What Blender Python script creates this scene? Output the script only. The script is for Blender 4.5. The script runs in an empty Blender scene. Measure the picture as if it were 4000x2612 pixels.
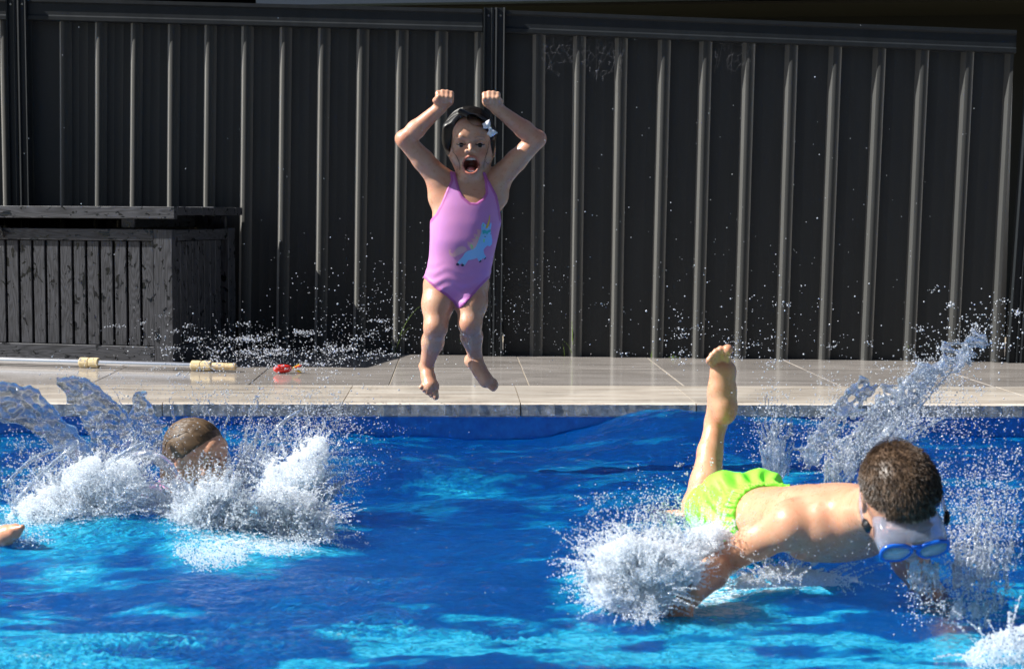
import bpy, bmesh, math, random
import numpy as np
from mathutils import Vector, Matrix, noise as mnoise
random.seed(7); RNG = np.random.default_rng(11)
SC = bpy.context.scene; COL = SC.collection

# ------------------------------------------------------------------ camera
FPX = 6185.0; EYE = Vector((0.0, 0.0, 0.75))
cam_d = bpy.data.cameras.new('camera'); cam = bpy.data.objects.new('camera', cam_d); COL.objects.link(cam)
cam_d.lens = FPX / 4000 * 36; cam_d.sensor_width = 36; cam_d.clip_end = 300; cam_d.clip_start = 0.05
ROT = Matrix.Rotation(math.radians(-2.04), 4, 'Z') @ Matrix.Rotation(math.radians(90 - 4.44), 4, 'X') @ Matrix.Rotation(0.006, 4, 'Z')
cam.matrix_world = Matrix.Translation(EYE) @ ROT
cam_d.dof.use_dof = True; cam_d.dof.focus_distance = 5.9; cam_d.dof.aperture_fstop = 6.3
SC.camera = cam

# ------------------------------------------------------------------ sky, sun, exposure
SUN_AZ = math.radians(2.5)      # the sun stands to the left, this far in front of the pool edge line
SUN_EL = math.radians(40)
sun_dir = Vector((-math.cos(SUN_AZ) * math.cos(SUN_EL), -math.sin(SUN_AZ) * math.cos(SUN_EL), math.sin(SUN_EL)))
world = bpy.data.worlds.new('World'); SC.world = world; world.use_nodes = True
wn = world.node_tree; wn.nodes.clear()
sky = wn.nodes.new('ShaderNodeTexSky'); sky.sky_type = 'NISHITA'; sky.sun_disc = False
sky.sun_elevation = SUN_EL; sky.sun_rotation = math.atan2(sun_dir.x, sun_dir.y)
bg = wn.nodes.new('ShaderNodeBackground'); bg.inputs['Strength'].default_value = 0.05
wo = wn.nodes.new('ShaderNodeOutputWorld')
wn.links.new(sky.outputs[0], bg.inputs[0]); wn.links.new(bg.outputs[0], wo.inputs[0])
sun_d = bpy.data.lights.new('sun', 'SUN'); sun_d.energy = 5.0; sun_d.angle = math.radians(0.5); sun_d.color = (1.0, 0.96, 0.90)
sun = bpy.data.objects.new('sun', sun_d); COL.objects.link(sun)
sun.rotation_euler = sun_dir.to_track_quat('Z', 'Y').to_euler()
SC.view_settings.view_transform = 'Standard'; SC.view_settings.look = 'None'
SC.view_settings.gamma = 1.0; SC.view_settings.use_curve_mapping = False
SC.view_settings.exposure = 1.0
SC.render.engine = 'CYCLES'
SC.cycles.use_denoising = True
SC.cycles.max_bounces = 12; SC.cycles.transparent_max_bounces = 24; SC.cycles.transmission_bounces = 10
SC.cycles.glossy_bounces = 4; SC.cycles.diffuse_bounces = 4
SC.cycles.sample_clamp_indirect = 6.0

# ------------------------------------------------------------------ helpers
def ray(u, v):
    return (ROT.to_3x3() @ Vector(((u - 2000) / FPX, -(v - 1306) / FPX, -1.0)))
def at(u, v, y):                       # the point seen at photograph pixel (u, v), y metres away
    d = ray(u, v); return EYE + d * (y / d.y)
def onz(u, v, z):
    d = ray(u, v); return EYE + d * ((z - EYE.z) / d.z)

def nd(nt, typ, **kw):
    n = nt.nodes.new(typ)
    for k, v in kw.items():
        if k.startswith('_'): setattr(n, k[1:], v)
        else:
            try: n.inputs[k].default_value = v
            except KeyError: n.inputs[int(k[1:])].default_value = v
    return n
def mat(name, color=(.5, .5, .5), rough=.5, **kw):
    m = bpy.data.materials.new(name); m.use_nodes = True
    b = m.node_tree.nodes['Principled BSDF']
    b.inputs['Base Color'].default_value = (*color, 1); b.inputs['Roughness'].default_value = rough
    for k, v in kw.items(): b.inputs[k.replace('_', ' ')].default_value = v
    m.diffuse_color = (*color, 1)
    return m, m.node_tree, b
def ramp(nt, fac, stops):
    r = nt.nodes.new('ShaderNodeValToRGB'); e = r.color_ramp.elements
    while len(e) < len(stops): e.new(.5)
    for i, (p, c) in enumerate(stops): e[i].position = p; e[i].color = (*c, 1) if len(c) == 3 else c
    nt.links.new(fac, r.inputs[0]); return r.outputs[0]
def g(v): return (v, v, v)
def noise_fac(nt, scale=5, detail=4, rough=.55, stretch=(1, 1, 1), coord='Object', dist=0, loc=(0, 0, 0)):
    tc = nt.nodes.new('ShaderNodeTexCoord'); mp = nt.nodes.new('ShaderNodeMapping')
    mp.inputs['Scale'].default_value = stretch; mp.inputs['Location'].default_value = loc
    if coord == 'World':
        ge = nt.nodes.new('ShaderNodeNewGeometry'); nt.links.new(ge.outputs['Position'], mp.inputs[0])
    else: nt.links.new(tc.outputs[coord], mp.inputs[0])
    n = nd(nt, 'ShaderNodeTexNoise', Scale=scale, Detail=detail, Roughness=rough, Distortion=dist)
    nt.links.new(mp.outputs[0], n.inputs['Vector']); return n.outputs['Fac']
def bump(nt, b, h, strength=.3, dist=.01):
    bm_ = nd(nt, 'ShaderNodeBump', Strength=strength, Distance=dist)
    nt.links.new(h, bm_.inputs['Height']); nt.links.new(bm_.outputs[0], b.inputs['Normal']); return bm_
def mixc(nt, fac, a, b, typ='MIX'):
    n = nt.nodes.new('ShaderNodeMix'); n.data_type = 'RGBA'; n.blend_type = typ
    for s, val in ((n.inputs[0], fac), (n.inputs[6], a), (n.inputs[7], b)):
        if isinstance(val, bpy.types.NodeSocket): nt.links.new(val, s)
        elif isinstance(val, (int, float)): s.default_value = val
        else: s.default_value = (*val, 1)
    return n.outputs[2]
def mth(nt, op, a, b=0.0, clamp=False):
    n = nt.nodes.new('ShaderNodeMath'); n.operation = op; n.use_clamp = clamp
    for s, val in ((n.inputs[0], a), (n.inputs[1], b)):
        if isinstance(val, bpy.types.NodeSocket): nt.links.new(val, s)
        else: s.default_value = val
    return n.outputs[0]

def link(name, me, m=None, parent=None):
    o = bpy.data.objects.new(name, me); COL.objects.link(o)
    if m is not None and not me.materials:
        for mm in (m if isinstance(m, (list, tuple)) else [m]): me.materials.append(mm)
    if parent: o.parent = parent
    return o
def tag(o, label=None, cat=None, group=None, kind=None):
    if label: o['label'] = label
    if cat: o['category'] = cat
    if group: o['group'] = group
    if kind: o['kind'] = kind
    return o
def empty(name, loc=(0, 0, 0), rz=0):
    o = bpy.data.objects.new(name, None); COL.objects.link(o); o.location = loc; o.rotation_euler.z = rz
    o.empty_display_size = .1; return o
def mesh(name, verts, faces, smooth=False, recalc=True):
    me = bpy.data.meshes.new(name); me.from_pydata([tuple(v) for v in verts], [], faces); me.update()
    if recalc:
        bm = bmesh.new(); bm.from_mesh(me); bmesh.ops.recalc_face_normals(bm, faces=bm.faces); bm.to_mesh(me); bm.free()
    if smooth: me.shade_smooth()
    return me
def box_me(name, x0, x1, y0, y1, z0, z1, bev=0.0, seg=1):
    bm = bmesh.new(); bmesh.ops.create_cube(bm, size=1)
    for v in bm.verts:
        v.co = Vector(((x0 + x1) / 2 + v.co.x * (x1 - x0), (y0 + y1) / 2 + v.co.y * (y1 - y0), (z0 + z1) / 2 + v.co.z * (z1 - z0)))
    if bev: bmesh.ops.bevel(bm, geom=bm.edges[:], offset=bev, segments=seg, affect='EDGES', profile=.5)
    me = bpy.data.meshes.new(name); bm.to_mesh(me); bm.free(); return me
def tube(pts, rad, n=8, cap=True):
    """swept tube along pts; rad is a number or list -> verts, faces"""
    pts = [Vector(p) for p in pts]; V = []; F = []
    rad = rad if hasattr(rad, '__len__') else [rad] * len(pts)
    t0 = (pts[1] - pts[0]).normalized(); up = t0.orthogonal().normalized()
    for i, p in enumerate(pts):
        t = (pts[min(i + 1, len(pts) - 1)] - pts[max(i - 1, 0)]).normalized()
        up = (up - t * up.dot(t)).normalized(); sd = t.cross(up)
        for k in range(n):
            a = 2 * math.pi * k / n; V.append(p + (up * math.cos(a) + sd * math.sin(a)) * rad[i])
    for i in range(len(pts) - 1):
        for k in range(n):
            F.append((i * n + k, i * n + (k + 1) % n, (i + 1) * n + (k + 1) % n, (i + 1) * n + k))
    if cap: F.append(tuple(range(n))[::-1]); F.append(tuple(range((len(pts) - 1) * n, len(pts) * n)))
    return V, F
class MB:
    def __init__(s): s.V = []; s.F = []
    def add(s, V, F):
        b = len(s.V); s.V += [tuple(v) for v in V]; s.F += [tuple(i + b for i in f) for f in F]; return s
    def tube(s, p, r, n=8, cap=True): return s.add(*tube(p, r, n, cap))
    def build(s, name, m, parent=None, smooth=True):
        return link(name, mesh(name, s.V, s.F, smooth), m, parent)
# ------------------------------------------------------------------ setting materials
def stone(name, c1, c2, c3, seed, rough_lo, rough_hi, vein=1.0):
    m, nt, b = mat(name, c1, .3)
    f1 = noise_fac(nt, 6, 8, .65, (.35, 2.2, 2.2), 'World', .6, (seed, 0, 0))
    f2 = noise_fac(nt, 60, 5, .6, (.12, 1.6, 1.2), 'World', .2, (seed, 3, 0))
    f3 = noise_fac(nt, 1.7, 3, .5, (1, 1.6, 1), 'World', .8, (seed, 7, 0))
    oi = nt.nodes.new('ShaderNodeObjectInfo')
    c = ramp(nt, f1, [(.34, tuple(x * .85 for x in c2)), (.48, c1), (.64, c3)])
    c = mixc(nt, mth(nt, 'MULTIPLY', f2, .5 * vein), c, tuple(x * .55 for x in c1))
    rv = mth(nt, 'ADD', mth(nt, 'MULTIPLY', oi.outputs['Random'], .16), .90)
    c = mixc(nt, 1.0, c, nd(nt, 'ShaderNodeCombineColor').outputs[0], 'MULTIPLY')
    cc = c.node.inputs[7].links[0].from_node
    for i in range(3): nt.links.new(rv, cc.inputs[i])
    nt.links.new(c, b.inputs['Base Color'])
    r = ramp(nt, f3, [(.42, g(rough_lo)), (.56, g(rough_hi))]); nt.links.new(r, b.inputs['Roughness'])
    bump(nt, b, f2, .10, .002)
    return m
M_deck = stone('deck_tile_stone', (.37, .34, .315), (.30, .275, .25), (.44, .41, .385), 0, .05, .16)
M_cope = stone('coping_stone', (.60, .535, .455), (.46, .40, .335), (.70, .65, .58), 5, .10, .22, .8)
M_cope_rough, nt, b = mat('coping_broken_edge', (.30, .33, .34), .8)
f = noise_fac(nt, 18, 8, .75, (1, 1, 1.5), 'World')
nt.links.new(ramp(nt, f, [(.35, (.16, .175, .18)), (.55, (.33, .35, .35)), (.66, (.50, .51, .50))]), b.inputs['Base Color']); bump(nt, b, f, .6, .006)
M_grout, _, _ = mat('grout', (.34, .29, .22), .8)
M_conc, nt, b = mat('concrete', (.22, .21, .20), .85)
f = noise_fac(nt, 12, 6, .6, (1, 1, 1), 'World'); nt.links.new(ramp(nt, f, [(.3, g(.16)), (.7, g(.27))]), b.inputs['Base Color'])
M_shell, nt, b = mat('pool_shell_gelcoat', (.0, .2, .72), .35)
f = noise_fac(nt, 26, 5, .6, (1, 1, 1), 'World'); nt.links.new(ramp(nt, f, [(.3, (.001, .115, .47)), (.7, (.003, .22, .66))]), b.inputs['Base Color'])
M_ground, nt, b = mat('lawn_ground', (.05, .075, .03), .95)
f = noise_fac(nt, 20, 6, .6, (1, 1, 1), 'World'); nt.links.new(ramp(nt, f, [(.3, (.03, .05, .02)), (.7, (.09, .11, .05))]), b.inputs['Base Color'])

# steel fence: charcoal paint, fine dust and drips
def paint(name, c, rough):
    m, nt, b = mat(name, c, rough)
    f = noise_fac(nt, 9, 6, .65, (1.5, 1.5, .25), 'World'); f2 = noise_fac(nt, 140, 2, .5, (1, 1, .5), 'World')
    col = ramp(nt, f, [(.30, tuple(x * .86 for x in c)), (.55, c), (.8, tuple(x * 1.16 for x in c))])
    col = mixc(nt, ramp(nt, f2, [(.66, g(0)), (.74, g(.25))]), col, tuple(x * 4 for x in c))
    nt.links.new(col, b.inputs['Base Color'])
    nt.links.new(ramp(nt, f, [(.3, g(rough - .06)), (.7, g(rough + .1))]), b.inputs['Roughness'])
    b.inputs['Specular IOR Level'].default_value = .22
    return m
M_fence = paint('fence_sheet_paint', (.013, .016, .019), .5)
for k_, v_ in (('Sheen Weight', 1.0), ('Sheen Roughness', .47), ('Sheen Tint', (1, .97, .87, 1))): M_fence.node_tree.nodes['Principled BSDF'].inputs[k_].default_value = v_   # sheen raised to brighten the sunlit ribs, as chalky dust would
M_rail = paint('fence_rail_paint', (.014, .017, .020), .5)
M_screw, _, _ = mat('screw_zinc', (.35, .35, .35), .35, Metallic=1.0)

# ------------------------------------------------------------------ ground, deck and pool
Y_EDGE = 6.17; Y_COPE = 6.80; POOL_X0, POOL_X1, POOL_Y0 = -5.2, 5.6, 0.35
gr = link('ground', mesh('ground', [(-150, 9.6, -.16), (150, 9.6, -.16), (150, 200, -.16), (-150, 200, -.16),
     (-150, -150, -.16), (150, -150, -.16), (150, -3, -.16), (-150, -3, -.16), (-8, -3, -.16), (-8, 9.6, -.16), (-150, 9.6, -.16), (8, -3, -.16), (8, 9.6, -.16)],
     [(0, 1, 2, 3), (4, 5, 6, 7), (7, 8, 9, 10), (11, 6, 1, 12)]), M_ground)
tag(gr, kind='structure')

deck = MB()
# slab as a ring round the pool, its top under the tiles
def ringbox(mb, x0, x1, y0, y1, z0, z1):
    me = box_me('t', x0, x1, y0, y1, z0, z1); mb.add([v.co for v in me.vertices], [tuple(p.vertices) for p in me.polygons]); bpy.data.meshes.remove(me)
ringbox(deck, -8, 8, Y_EDGE + .03, 9.6, -.30, -.0035)
ringbox(deck, -8, 8, -3, POOL_Y0 - .03, -.30, -.056)
ringbox(deck, -8, POOL_X0 - .03, POOL_Y0 - .03, Y_EDGE + .03, -.30, -.056)
ringbox(deck, POOL_X1 + .03, 8, POOL_Y0 - .03, Y_EDGE + .03, -.30, -.056)
deck = tag(deck.build('pool_deck', M_grout, None, False), kind='structure')

def broken_tile(name, w, d, t, rough_front):
    """tile with its front lip chipped and uneven"""
    nx = 26; V = []; F = []
    rng = random.Random(name + str(w))
    prof = [(d, -t), (d, 0), (.012, 0), (.0, -.006), (0, -t + .005), (.006, -t)] if rough_front else [(d, -t), (d, -.003), (d - .003, 0), (.003, 0), (0, -.003), (0, -t)]
    off = [rng.random() for _ in range(nx + 1)]
    for i in range(nx + 1):
        x = w * i / nx
        for k, (yy, zz) in enumerate(prof):
            j = rough_front * .005 if k in (2, 3, 4, 5) else 0
            V.append((x, yy + j * (rng.random() - .2) * (1.6 if k == 3 else .8), zz + (rng.random() - .7) * j * (.5 if k == 3 else 0.12)))
    n = len(prof)
    for i in range(nx):
        for k in range(n):
            F.append((i * n + k, i * n + (k + 1) % n, (i + 1) * n + (k + 1) % n, (i + 1) * n + k))
    F.append(tuple(range(n))); F.append(tuple(range(nx * n, nx * n + n))[::-1])
    return mesh(name, V, F)
def simple_tile(name, w, d, t):
    return box_me(name, 0, w, 0, d, -t, 0, .0018)
JX = [-2.95, -2.26, -1.57, -.888, -.285, .32, .993, 1.68, 2.35, 3.02, 3.71, 4.4]
CX = [-4.65, -3.94, -3.24, -2.54, -1.84, -1.14, -.44, .257, .95, 1.66, 2.36, 3.06, 3.76, 4.46, 5.16]
GAP = .004
for j, (y0, y1) in enumerate(((Y_COPE + .003, 7.56), (7.56, 8.32), (8.32, 9.08))):
    for i in range(len(JX) - 1):
        w = JX[i + 1] - JX[i] - GAP
        o = link('deck_tile', simple_tile('deck_tile', w, y1 - y0 - .003, .02), M_deck, deck)
        o.location = (JX[i], y0, (random.random() - .5) * .0012); o.rotation_euler.x = (random.random() - .5) * .0016
for i in range(len(CX) - 1):
    w = CX[i + 1] - CX[i] - GAP
    me = broken_tile('coping_stone', w, Y_COPE - Y_EDGE, .055, .45)
    me.materials.append(M_cope); me.materials.append(M_cope_rough)
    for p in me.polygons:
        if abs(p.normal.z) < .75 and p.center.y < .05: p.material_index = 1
    o = link('coping_stone', me, None, deck); o.location = (CX[i], Y_EDGE, (random.random() - .5) * .002)

# pool shell: floor with a bench and steps, four walls
sh = MB(); S = sh
def quad(mb, a, b_, c, d): mb.add([a, b_, c, d], [(0, 1, 2, 3)])
X0, X1, Yn, Yf, ZF = POOL_X0, POOL_X1, POOL_Y0, Y_EDGE + .028, -1.25
quad(sh, (X0, Yn, ZF), (X1, Yn, ZF), (X1, Yf, ZF), (X0, Yf, ZF))
quad(sh, (X0, Yf, ZF), (X1, Yf, ZF), (X1, Yf, -.056), (X0, Yf, -.047))
quad(sh, (X0, Yn, ZF), (X0, Yf, ZF), (X0, Yf, -.056), (X0, Yn, -.047))
quad(sh, (X1, Yn, ZF), (X1, Yf, ZF), (X1, Yf, -.056), (X1, Yn, -.047))
quad(sh, (X0, Yn, ZF), (X1, Yn, ZF), (X1, Yn, -.056), (X0, Yn, -.047))
shell = tag(link('pool_shell', mesh('pool_shell', sh.V, sh.F, False, False), M_shell), kind='structure')

# ------------------------------------------------------------------ fence
FA = onz(95, 1377, 0); FA = Vector((FA.x, 8.52, 0)); FA.x = at(95, 1200, 8.52).x
FB = onz(1925, 1388, 0); FC = onz(3985, 1413, 0)
fdir = (FC - FA).normalized(); fdir.z = 0; fdir.normalize()
FYAW = math.atan2(fdir.y, fdir.x)
def on_fence(u, v):                      # hit of the sight line with the fence plane -> (s along fence, z)
    d = ray(u, v); nrm = Vector((-fdir.y, fdir.x, 0)); t = nrm.dot(FC - EYE) / nrm.dot(d)
    p = EYE + d * t; return (p - FC).dot(fdir), p.z
def fence_section(s0, s1, ztl, ztr, ribs, name_label, zl=-.12):
    """panel hung between s0 and s1; ribs = list of (s_top, s_bottom)"""
    root = empty('fence_section', FC + fdir * s0, FYAW); root.location.z = 0
    # sheet profile between consecutive ribs
    pts = []                              # (offset kind, dy, smoothkey)
    RIB = [(-.040, 0.0), (-.020, -.036), (-.013, -.039), (-.004, -.040), (.006, -.038), (.014, -.031), (.020, -.020), (.026, 0.0)]
    cols = []                             # each column: (x_bottom, x_top, dy)
    ribs = sorted(ribs)
    cols.append((0, 0, 0))
    for i, (st, sb) in enumerate(ribs):
        for dx, dy in RIB:
            cols.append((sb - s0 + dx, st - s0 + dx, dy))
        nxt = ribs[i + 1] if i + 1 < len(ribs) else (s1 + .05, s1 + .05)
        a0, a1 = st - s0 + .026, nxt[0] - s0 - .036; b0, b1 = sb - s0 + .026, nxt[1] - s0 - .036
        if a1 - a0 > .06:
            for fr in (.27, .30, .33, .64, .67, .70):
                dy = -.0012 if fr in (.30, .67) else 0
                cols.append((b0 + (b1 - b0) * fr, a0 + (a1 - a0) * fr, dy))
    cols.append((s1 - s0, s1 - s0, 0)); W = s1 - s0
    cols = [c for c in cols if 0 <= c[0] <= W and 0 <= c[1] <= W]
    V = []; F = []; NZ = 14
    for k in range(NZ + 1):
        fz = k / NZ
        for (xb, xt, dy) in cols:
            x = xb + (xt - xb) * fz; zt = ztl + (ztr - ztl) * x / W - .03
            wob = .0012 * math.sin(fz * 9 + x * 7)
            V.append((x, dy + wob, zl + (zt - zl) * fz))
    n = len(cols)
    for k in range(NZ):
        for i in range(n - 1): F.append((k * n + i, k * n + i + 1, (k + 1) * n + i + 1, (k + 1) * n + i))
    # each pan-and-rib sheet is one pressed sheet: split at every fourth rib
    cuts = [0] + [i for i in range(n) if cols[i][2] == 0 and any(abs(cols[i][0] - (r[1] - s0 + .026)) < 1e-6 for r in ribs[3::4])] + [n - 1]
    for a, b_ in zip(cuts[:-1], cuts[1:]):
        if b_ <= a: continue
        VV = []; FF = []; m_ = b_ - a + 1
        for k in range(NZ + 1): VV += V[k * n + a:k * n + b_ + 1]
        for k in range(NZ):
            for i in range(m_ - 1): FF.append((k * m_ + i, k * m_ + i + 1, (k + 1) * m_ + i + 1, (k + 1) * m_ + i))
        me = mesh('ribbed_sheet', VV, FF, True, False); me.set_sharp_from_angle(angle=math.radians(34))
        link('ribbed_sheet', me, M_fence, root)
    # top rail: an open channel with two lips
    prof = [(-.052, 0), (-.056, .006), (-.056, -.012), (-.047, -.020), (-.047, -.078), (-.056, -.086), (-.056, -.104), (-.050, -.108), (.020, -.108), (.020, .0)]
    V = []
    for x, z in ((0, ztl), (W, ztr)):
        for (py, pz) in prof: V.append((x, py, z + pz))
    n = len(prof); F = [(k, (k + 1) % n, n + (k + 1) % n, n + k) for k in range(n)] + [tuple(range(n))[::-1], tuple(range(n, 2 * n))]
    link('top_rail', mesh('top_rail', V, F), M_rail, root)
    link('bottom_rail', box_me('bottom_rail', 0, W, -.05, .02, -.12, -.045), M_rail, root)
    tag(root, name_label, 'fence section'); return root
def fence_post(s, ztop, lean, lab):
    root = empty('fence_post', FC + fdir * s, FYAW); root.location.z = 0
    # two back-to-back channels: thin flanges that catch the sun
    H = ztop + .012
    for sx in (-1, 1):
        mb = MB()
        prof = [(.002, -.012), (.002, -.066), (.013, -.070), (.016, -.066), (.016, -.058), (.046, -.058), (.046, -.070), (.052, -.074), (.054, -.068), (.054, -.05), (.050, .02), (.002, .02)]
        V = []
        for z in (-.12, H):
            for px, py in prof: V.append((sx * px + lean * z, py, z))
        n = len(prof); F = [(k, (k + 1) % n, n + (k + 1) % n, n + k) for k in range(n)] + [tuple(range(n))[::-1], tuple(range(n, 2 * n))]
        ch = link('post_channel', mesh('post_channel', V, F), M_rail, root)
        bm = bmesh.new(); bmesh.ops.create_cone(bm, cap_ends=True, segments=12, radius1=.006, radius2=.005, depth=.004)
        me = bpy.data.meshes.new('screw'); bm.to_mesh(me); bm.free()
        sc = link('screw', me, M_screw, ch); sc.rotation_euler.x = math.pi / 2; sc.location = (sx * .031 + lean * (H - .04), -.061, H - .04)
    tag(root, lab, 'fence post'); return root
sA, _ = on_fence(95, 800); sB, _ = on_fence(1927, 800); sC = on_fence(3985, 800)[0]
zA = on_fence(110, 2)[1]; zB1 = on_fence(1900, 46)[1]; zB2 = on_fence(1965, 50)[1]; zC = on_fence(3975, 128)[1]
def ribpair(u0, v0, u1, v1):
    a = on_fence(u0, v0)[0], on_fence(u1, v1)[0]; zt, zb = on_fence(u0, v0)[1], on_fence(u1, v1)[1]
    sl = (a[0] - a[1]) / (zt - zb); return (a[1] + sl * (1.75 - zb), a[1] + sl * (-.12 - zb))
K = 4000 / 2380
left = [(156, 60, 157, 480), (239, 60, 237, 480), (322, 60, 318, 480), (408, 60, 405, 480), (493, 60, 489, 480), (579, 60, 573, 640), (668, 60, 661, 640), (757, 60, 750, 640), (847, 70, 839, 700), (938, 75, 929, 770), (1030, 80, 1020, 800), (1121, 85, 1113, 800)]
right = [(1256, 100, 1249, 820), (1350, 100, 1340, 820), (1447, 100, 1434, 825), (1547, 110, 1529, 825), (1643, 110, 1624, 825), (1743, 110, 1722, 830), (1842, 120, 1819, 830), (1944, 120, 1917, 830), (2046, 130, 2015, 830), (2146, 130, 2115, 830), (2250, 140, 2216, 830), (2352, 150, 2316, 835)]
rl = [ribpair(a * K, b_ * K, c * K, d * K) for a, b_, c, d in left]
rr = [ribpair(a * K, b_ * K, c * K, d * K) for a, b_, c, d in right]
pitch = .215
fence_section(sA + .056, sB - .056, zA, zB1, rl, 'charcoal ribbed steel fence section left of the middle post, partly behind the timber box')
fence_section(sB + .056, sC - .056, zB2, zC, rr, 'charcoal ribbed steel fence section between the middle and right posts, cobwebs under its rail')
s_l = sA - 2.4
fence_section(s_l, sA - .056, zA + .02, zA, [(s_l + pitch * (i + .6), s_l + pitch * (i + .6)) for i in range(10)] + [(sA - .056 - .02, sA - .056 - .02)], 'charcoal ribbed steel fence section at the far left edge beyond the left post')
fence_section(sC + .056, sC + 2.4, zC, zC - .06, [(sC + .06 + pitch * (i + .6), sC + .03 + pitch * (i + .6)) for i in range(10)], 'sliver of ribbed steel fence section beyond the right post')
fence_post(sA, zA, 0.0, 'charcoal steel fence post near the left edge, above the timber box')
fence_post(sB, zB1, 0.004, 'charcoal steel fence post behind the jumping girl, with two screws at the top')
fence_post(sC, zC, 0.04, 'charcoal steel fence post at the right edge of the picture')

# ------------------------------------------------------------------ house beyond the fence
M_gut, _, _ = mat('gutter_paint', (.16, .19, .24), .35)
M_sof, _, _ = mat('soffit_paint', (.035, .028, .02), .8)
M_hw, nt, b = mat('house_wall', (.02, .018, .016), .9)
M_roof, _, _ = mat('roof_steel', (.05, .055, .06), .5)
hs = empty('house', (0, 11.0, 0)); tag(hs, 'dark neighbouring house with a long blue grey gutter behind the fence', 'house')
def hp(u, v, y): p = at(u, v, y); return (p.x, p.y - 11.0, p.z)
def slab(name, p0, p1, dy, dz, m):       # beam from p0 to p1, dy deep, dz tall
    V = []
    for p in (p0, p1):
        V += [(p[0], p[1], p[2]), (p[0], p[1] + dy, p[2]), (p[0], p[1] + dy, p[2] + dz), (p[0], p[1], p[2] + dz)]
    return link(name, mesh(name, V, [(0, 1, 2, 3), (7, 6, 5, 4), (0, 4, 5, 1), (1, 5, 6, 2), (2, 6, 7, 3), (3, 7, 4, 0)]), m, hs)
g0 = hp(640, 12, 10.9); g1 = hp(6000, -12 - 0.0095 * 3300 * 1.2, 10.9)
slab('gutter', hp(1000, 22, 10.9), hp(6000, -58, 10.9), .12, .10, M_gut)
a0 = hp(380, 30, 11.0); 
slab('soffit', (hp(380, 50, 11.02)[0], .13, hp(380, 20, 11.02)[2] - .02), (hp(6000, 0, 11.02)[0], .13, hp(6000, -20, 11.02)[2]), 1.2, .02, M_sof)
slab('house_wall', (a0[0] + .1, .9, -.1), (8.5, .9, -.1), 4, 2.5, M_hw)
slab('roof', (hp(380, 12, 11.0)[0], .05, hp(380, 0, 11)[2] + .02), (hp(6000, 0, 11)[0], .05, hp(6000, -60, 11)[2] + .1), 5, .25, M_roof)

# unseen brick house added behind the camera to block sky from fence and water
M_brick, nt, b = mat('blocker_brick', (.10, .07, .055), .9)
own = empty('sky_blocker', (0, -3.2, 0)); tag(own, 'unseen brown brick house added behind the camera to block the sky', 'house')
link('blocker_wall', box_me('blocker_wall', -9, 9, -3, 0, -.15, 6.0), M_brick, own)
link('roof', box_me('roof', -9.5, 9.5, -3.5, .6, 6.0, 6.3), M_roof, own)
link('blocker_door', box_me('blocker_door', -1.5, 1.5, .002, .05, 0, 2.1), mat('dark_glass', (.02, .02, .02), .05)[0], own)

# ------------------------------------------------------------------ timber box
M_tim, nt, b = mat('black_stained_timber', (.05, .052, .056), .45)
tc = nt.nodes.new('ShaderNodeTexCoord'); oi = nt.nodes.new('ShaderNodeObjectInfo')
mp = nt.nodes.new('ShaderNodeMapping'); nt.links.new(tc.outputs['Object'], mp.inputs[0])
ad = nt.nodes.new('ShaderNodeVectorMath'); ad.operation = 'ADD'; nt.links.new(mp.outputs[0], ad.inputs[0])
cx = nt.nodes.new('ShaderNodeCombineXYZ'); rm = mth(nt, 'MULTIPLY', oi.outputs['Random'], 37.0)
for i in range(3): nt.links.new(rm, cx.inputs[i])
nt.links.new(cx.outputs[0], ad.inputs[1])
n1 = nd(nt, 'ShaderNodeTexNoise', Scale=2.2, Detail=3, Distortion=.4)
mp2 = nd(nt, 'ShaderNodeMapping'); mp2.inputs['Scale'].default_value = (4.5, 4.5, .55); nt.links.new(ad.outputs[0], mp2.inputs[0]); nt.links.new(mp2.outputs[0], n1.inputs['Vector'])
rings = mth(nt, 'FRACT', mth(nt, 'MULTIPLY', n1.outputs['Fac'], 22.0))
grain = mth(nt, 'ABSOLUTE', mth(nt, 'SUBTRACT', rings, .5))
n2 = nd(nt, 'ShaderNodeTexNoise', Scale=70.0, Detail=3); mp3 = nd(nt, 'ShaderNodeMapping'); mp3.inputs['Scale'].default_value = (1, 1, .05)
nt.links.new(ad.outputs[0], mp3.inputs[0]); nt.links.new(mp3.outputs[0], n2.inputs['Vector'])
gsum = mth(nt, 'ADD', mth(nt, 'MULTIPLY', grain, 1.1), mth(nt, 'MULTIPLY', n2.outputs['Fac'], .5))
wet = nd(nt, 'ShaderNodeTexNoise', Scale=26.0, Detail=3, Distortion=.6); mp4 = nd(nt, 'ShaderNodeMapping'); mp4.inputs['Scale'].default_value = (1.4, 1.4, .8)
nt.links.new(ad.outputs[0], mp4.inputs[0]); nt.links.new(mp4.outputs[0], wet.inputs['Vector'])
wetf = ramp(nt, wet.outputs['Fac'], [(.60, g(0)), (.635, g(1))])
dry = ramp(nt, gsum, [(.15, (.007, .008, .011)), (.80, (.046, .049, .060))])
nt.links.new(mixc(nt, wetf, dry, (.005, .006, .008)), b.inputs['Base Color'])
nt.links.new(mixc(nt, wetf, g(.55), g(.14)), b.inputs['Roughness'])
bump(nt, b, gsum, .5, .002)
BC = onz(689, 1434, 0)                   # front right foot of the box
BYAW = math.radians(-15)
bx = empty('storage_box', (BC.x - .015, BC.y, 0), BYAW)
tag(bx, 'black stained timber storage box with a wet plank front standing against the fence', 'storage box')
BW, BD, BH = 1.55, .76, .70
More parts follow.
